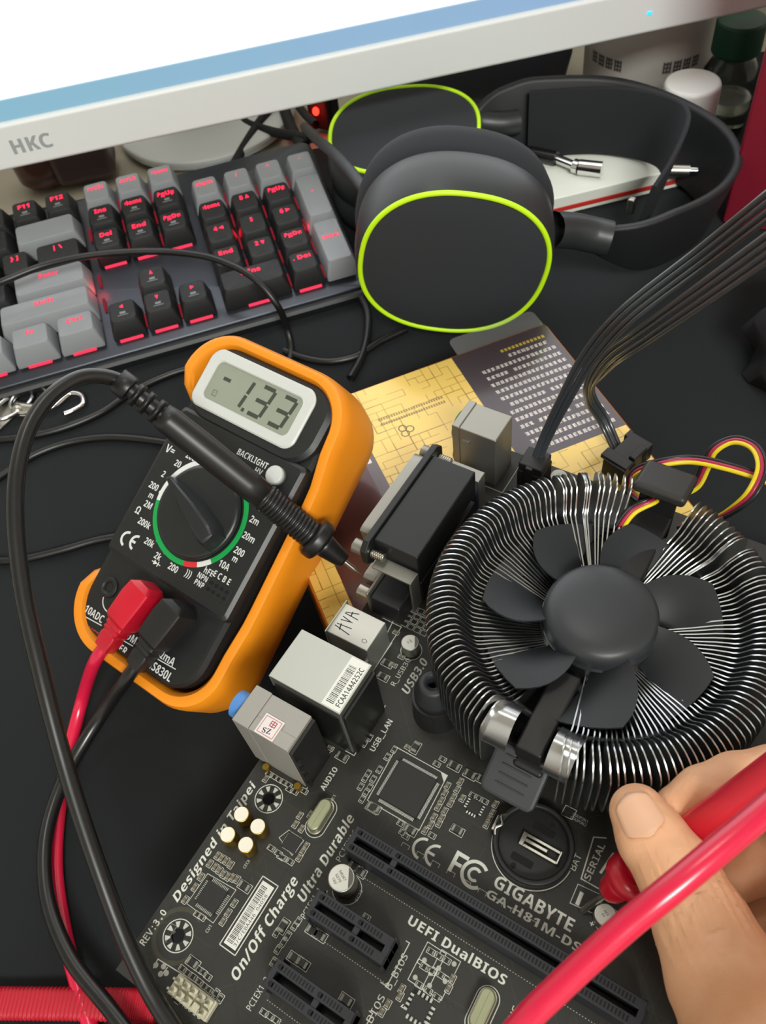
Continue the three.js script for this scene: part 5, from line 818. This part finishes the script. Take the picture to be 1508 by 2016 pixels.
  part('lead_wire', tube([...rt, [-96.1,9,2.7], [-89.3,3,20.5], [-77.5,2.6,37.6], [-64.4,2.6,52.3], [-47.8,2.6,65], [-32.6,2.6,74.3], [-18.3,2.6,82], [6.8,2.6,95.9], [45.3,4,99.8], [74.7,50,75.1], [85,86.6,49.9], [93.7,118.2,31.5], [97.3,127.6,21], [99.6,130.9,15.5], [102.6,134.8,8.6], [105.7,138.5,1.8], [109.6,142.3,-5.9], [114,144.3,-15.1], [119,144.5,-26], [124.1,142.1,-38.9], [129,135.1,-56.7], [133.3,118.4,-76.7], [134.5,97.2,-95], pa(150), pa(128), pa(114)], 2.5, 460, 16), phys(0xd81c44, 0.26, { clearcoat: 0.4, clearcoatRoughness: 0.2 }), rl);
}
// ------------------------------------------------------------------ the hand
{
  const J = (p, r) => ({ p: V(p), r });
  const chains = [
    [J([100.8,80,-37.2], 7.0), J([106.1,80,-33], 8.3), J([114.3,81,-27.7], 9.3), J([123.3,81,-19.2], 10.8), J([130.9,81,-11.8], 12.8), J([142.5,74,-4.9], 16.5), J([153.7,76,-0.9], 19)],
    [J([109.3,74,-45.2], 6.0), J([113.3,77,-50.8], 6.6), J([119.5,78,-56.9], 7.4), J([127.8,79,-62.1], 8.4), J([141,82,-59.2], 10), J([155.1,82,-47.5], 12.5), J([164.5,84,-29.1], 15)],
    [J([127.7,60,-41], 7.2), J([132.9,60,-48.7], 8), J([141.8,62,-56.1], 8.6), J([154,64,-54], 9.6), J([162.6,74,-41.1], 12), J([170.3,78,-26.6], 15)],
    [J([136.6,43,-37.3], 6.6), J([142.5,44,-43.7], 7.4), J([151.9,46,-50.2], 8.2), J([161.9,56,-46.9], 9.2), J([170,66,-34.8], 12), J([175.3,72,-22.6], 14)],
    [J([150.6,44,-28.9], 6), J([156.2,44,-36.2], 6.8), J([164.3,46,-40.7], 7.6), J([171.6,56,-34.5], 9), J([177.9,66,-21.3], 12)],
    [J([153.7,76,-0.9], 20), J([161.9,78,-14.1], 19), J([171.9,78,-23.3], 16), J([176.2,78,-10.5], 19), J([162.7,82,3.5], 21)],
    [J([162.7,82,3.5], 22), J([171.9,100,16.8], 23), J([171.3,130,25.8], 26)],
  ];
  const segs = chains.flatMap(c => c.slice(1).map((b, i) => [c[i], b]));
  const bx = new THREE.Box3(); segs.forEach(s => s.forEach(j => { bx.expandByPoint(j.p.clone().addScalar(j.r + 6)); bx.expandByPoint(j.p.clone().addScalar(-j.r - 6)); }));
  // bound the part that matters: the arm runs off behind the picture
  const size = bx.getSize(new THREE.Vector3()), ctr = bx.getCenter(new THREE.Vector3()), half = Math.max(size.x, size.y, size.z) / 2;
  const res = 112, mc = new MarchingCubes(res, new THREE.MeshBasicMaterial(), false, false, 400000); mc.isolation = 0;
  const p = new THREE.Vector3(), ab = new THREE.Vector3(), ap = new THREE.Vector3();
  for (let k = 0; k < res; k++) for (let j = 0; j < res; j++) for (let i = 0; i < res; i++) {
    p.set((i - res / 2) / (res / 2) * half + ctr.x, (j - res / 2) / (res / 2) * half + ctr.y, (k - res / 2) / (res / 2) * half + ctr.z);
    const dc = [];
    chains.forEach((c) => {
      let d = 1e9; for (let q = 1; q < c.length; q++) { const a = c[q - 1], b = c[q]; ab.subVectors(b.p, a.p); ap.subVectors(p, a.p); const t = Math.min(1, Math.max(0, ap.dot(ab) / ab.lengthSq())); const e = ap.addScaledVector(ab, -t).length() - (a.r + (b.r - a.r) * t); const kk = 2.5; const h = Math.max(kk - Math.abs(d - e), 0) / kk; d = Math.min(d, e) - h * h * kk / 4; }
      dc.push(d);
    });
    // fingers stay apart; each joins the palm (chains 5 and 6) smoothly
    let palm = 1e9; for (const q of [5, 6]) { const kk = 10, e = dc[q], h = Math.max(kk - Math.abs(palm - e), 0) / kk; palm = Math.min(palm, e) - h * h * kk / 4; }
    let out = palm; for (let q = 0; q < 5; q++) { const kk = q === 0 ? 9 : 7, e = dc[q], near = Math.max(0, 1 - Math.max(0, palm) / 25), k2 = 0.6 + (kk - 0.6) * near, h = Math.max(k2 - Math.abs(out - e), 0) / k2; out = Math.min(out, e) - h * h * k2 / 4; }
    mc.field[i + j * res + k * res * res] = -out;
  }
  mc.update();
  const n = mc.count, pos = new Float32Array(n * 3), nor = new Float32Array(n * 3);
  for (let i = 0; i < n; i++) { for (let a = 0; a < 3; a++) { pos[i * 3 + a] = mc.positionArray[i * 3 + a] * half + ctr.getComponent(a); } }
  let hg = new THREE.BufferGeometry(); hg.setAttribute('position', new THREE.BufferAttribute(pos, 3)); hg = mergeVertices(hg, 0.05); 
  // fine creases across the thumb joint and a soft skin relief
  const pp = hg.attributes.position, kn = V([116,91,-19.5]), td = V([123.3,81,-19.2]).sub(V([106.1,80,-33])).normalize();
  hg.computeVertexNormals(); const nn = hg.attributes.normal;
  const view = V([98.8, 298.9, 39.2]);
  for (let i = 0; i < pp.count; i++) { p.fromBufferAttribute(pp, i); const w = p.clone().sub(kn), t = w.dot(td), side = w.clone().addScaledVector(td, -t).length(); if (side < 17 && Math.abs(t) < 16) { const k = (1 - Math.abs(t) / 16) * 1.0 * Math.max(0, nn.getY(i)) * (Math.sin(t * 1.9 + 0.5 * Math.sin(side * 0.6)) ** 2 - 0.5); pp.setXYZ(i, p.x + nn.getX(i) * k, p.y + nn.getY(i) * k, p.z + nn.getZ(i) * k); } }
  hg.computeVertexNormals();
  const uvs = new Float32Array(pp.count * 2); for (let i = 0; i < pp.count; i++) { uvs[i * 2] = pp.getX(i) / 40; uvs[i * 2 + 1] = (pp.getZ(i) + pp.getY(i) * 0.6) / 40; } hg.setAttribute('uv', new THREE.BufferAttribute(uvs, 2));
  const hand = thing('person', 'hand of a person pinching the red probe between thumb and forefinger', 'person');
  const skinMap = (() => { const n2 = 256, t = noiseTex(n2, 1, 0, 255, 0.85), d = t.image.data; for (let i = 0; i < n2 * n2; i++) { const v = d[i * 4] / 255; d[i * 4] = 226 + v * 10; d[i * 4 + 1] = 168 + v * 14; d[i * 4 + 2] = 128 + v * 14; } t.colorSpace = THREE.SRGBColorSpace; return t; })();
  const skin = phys(0xffffff, 0.5, { map: skinMap, sheen: 0.25, sheenRoughness: 0.5, bumpMap: noiseTex(256, 3, 90, 255, 0.3), bumpScale: 0.00012 });
  part('skin', hg, skin, hand, true);
  // thumb nail, a curved plate on the side turned to the camera
  const A = V([100.2,80,-37.6]), Bq = V([107.5,80.5,-31.5]), tdir = Bq.clone().sub(A).normalize(), len = A.distanceTo(Bq), toCam = view.clone().sub(A).normalize(), sideV = new THREE.Vector3().crossVectors(tdir, toCam).normalize(), up = new THREE.Vector3().crossVectors(sideV, tdir).normalize();
  const nr = [], M2 = 16, N2 = 14; const grid = (lift) => { const o = []; for (let i = 0; i <= M2; i++) { const s = i / M2; const row = []; for (let j = 0; j <= N2; j++) { const q = j / N2 * 2 - 1, shape = Math.min(1, Math.sqrt(Math.max(0, 1 - ((s - 0.5) * 2) ** 6))), a = q * 0.66 * (0.45 + 0.55 * shape); const r = 7.45 + 1.3 * s + lift - (i === 0 || i === M2 || j === 0 || j === N2 ? 0.35 : 0); row.push(A.clone().addScaledVector(tdir, -1.5 + len * 0.96 * s + 0.9 * (1 - q * q) * (s < 0.5 ? -(1 - 2 * s) : (2 * s - 1)) * 1.6).addScaledVector(sideV, r * Math.sin(a)).addScaledVector(up, r * Math.cos(a) - (s < 0.12 ? (0.12 - s) * 10 : 0)).toArray()); } o.push(row); } return o; };
  const G1 = grid(0.35), vv = [], ii = []; G1.forEach(r => r.forEach(q => vv.push(...q))); for (let i = 0; i < M2; i++) for (let j = 0; j < N2; j++) { const a = i * (N2 + 1) + j; ii.push(a, a + 1, a + N2 + 1, a + 1, a + N2 + 2, a + N2 + 1); }
  const ng = new THREE.BufferGeometry(); ng.setAttribute('position', new THREE.Float32BufferAttribute(vv, 3)); ng.setIndex(ii); ng.computeVertexNormals();
  part('thumb_nail', ng, phys(0xddae8e, 0.35, { clearcoat: 0.3, clearcoatRoughness: 0.3, side: THREE.DoubleSide }), hand, false, 'smooth pink thumb nail');
}
renderer.render(scene, camera);
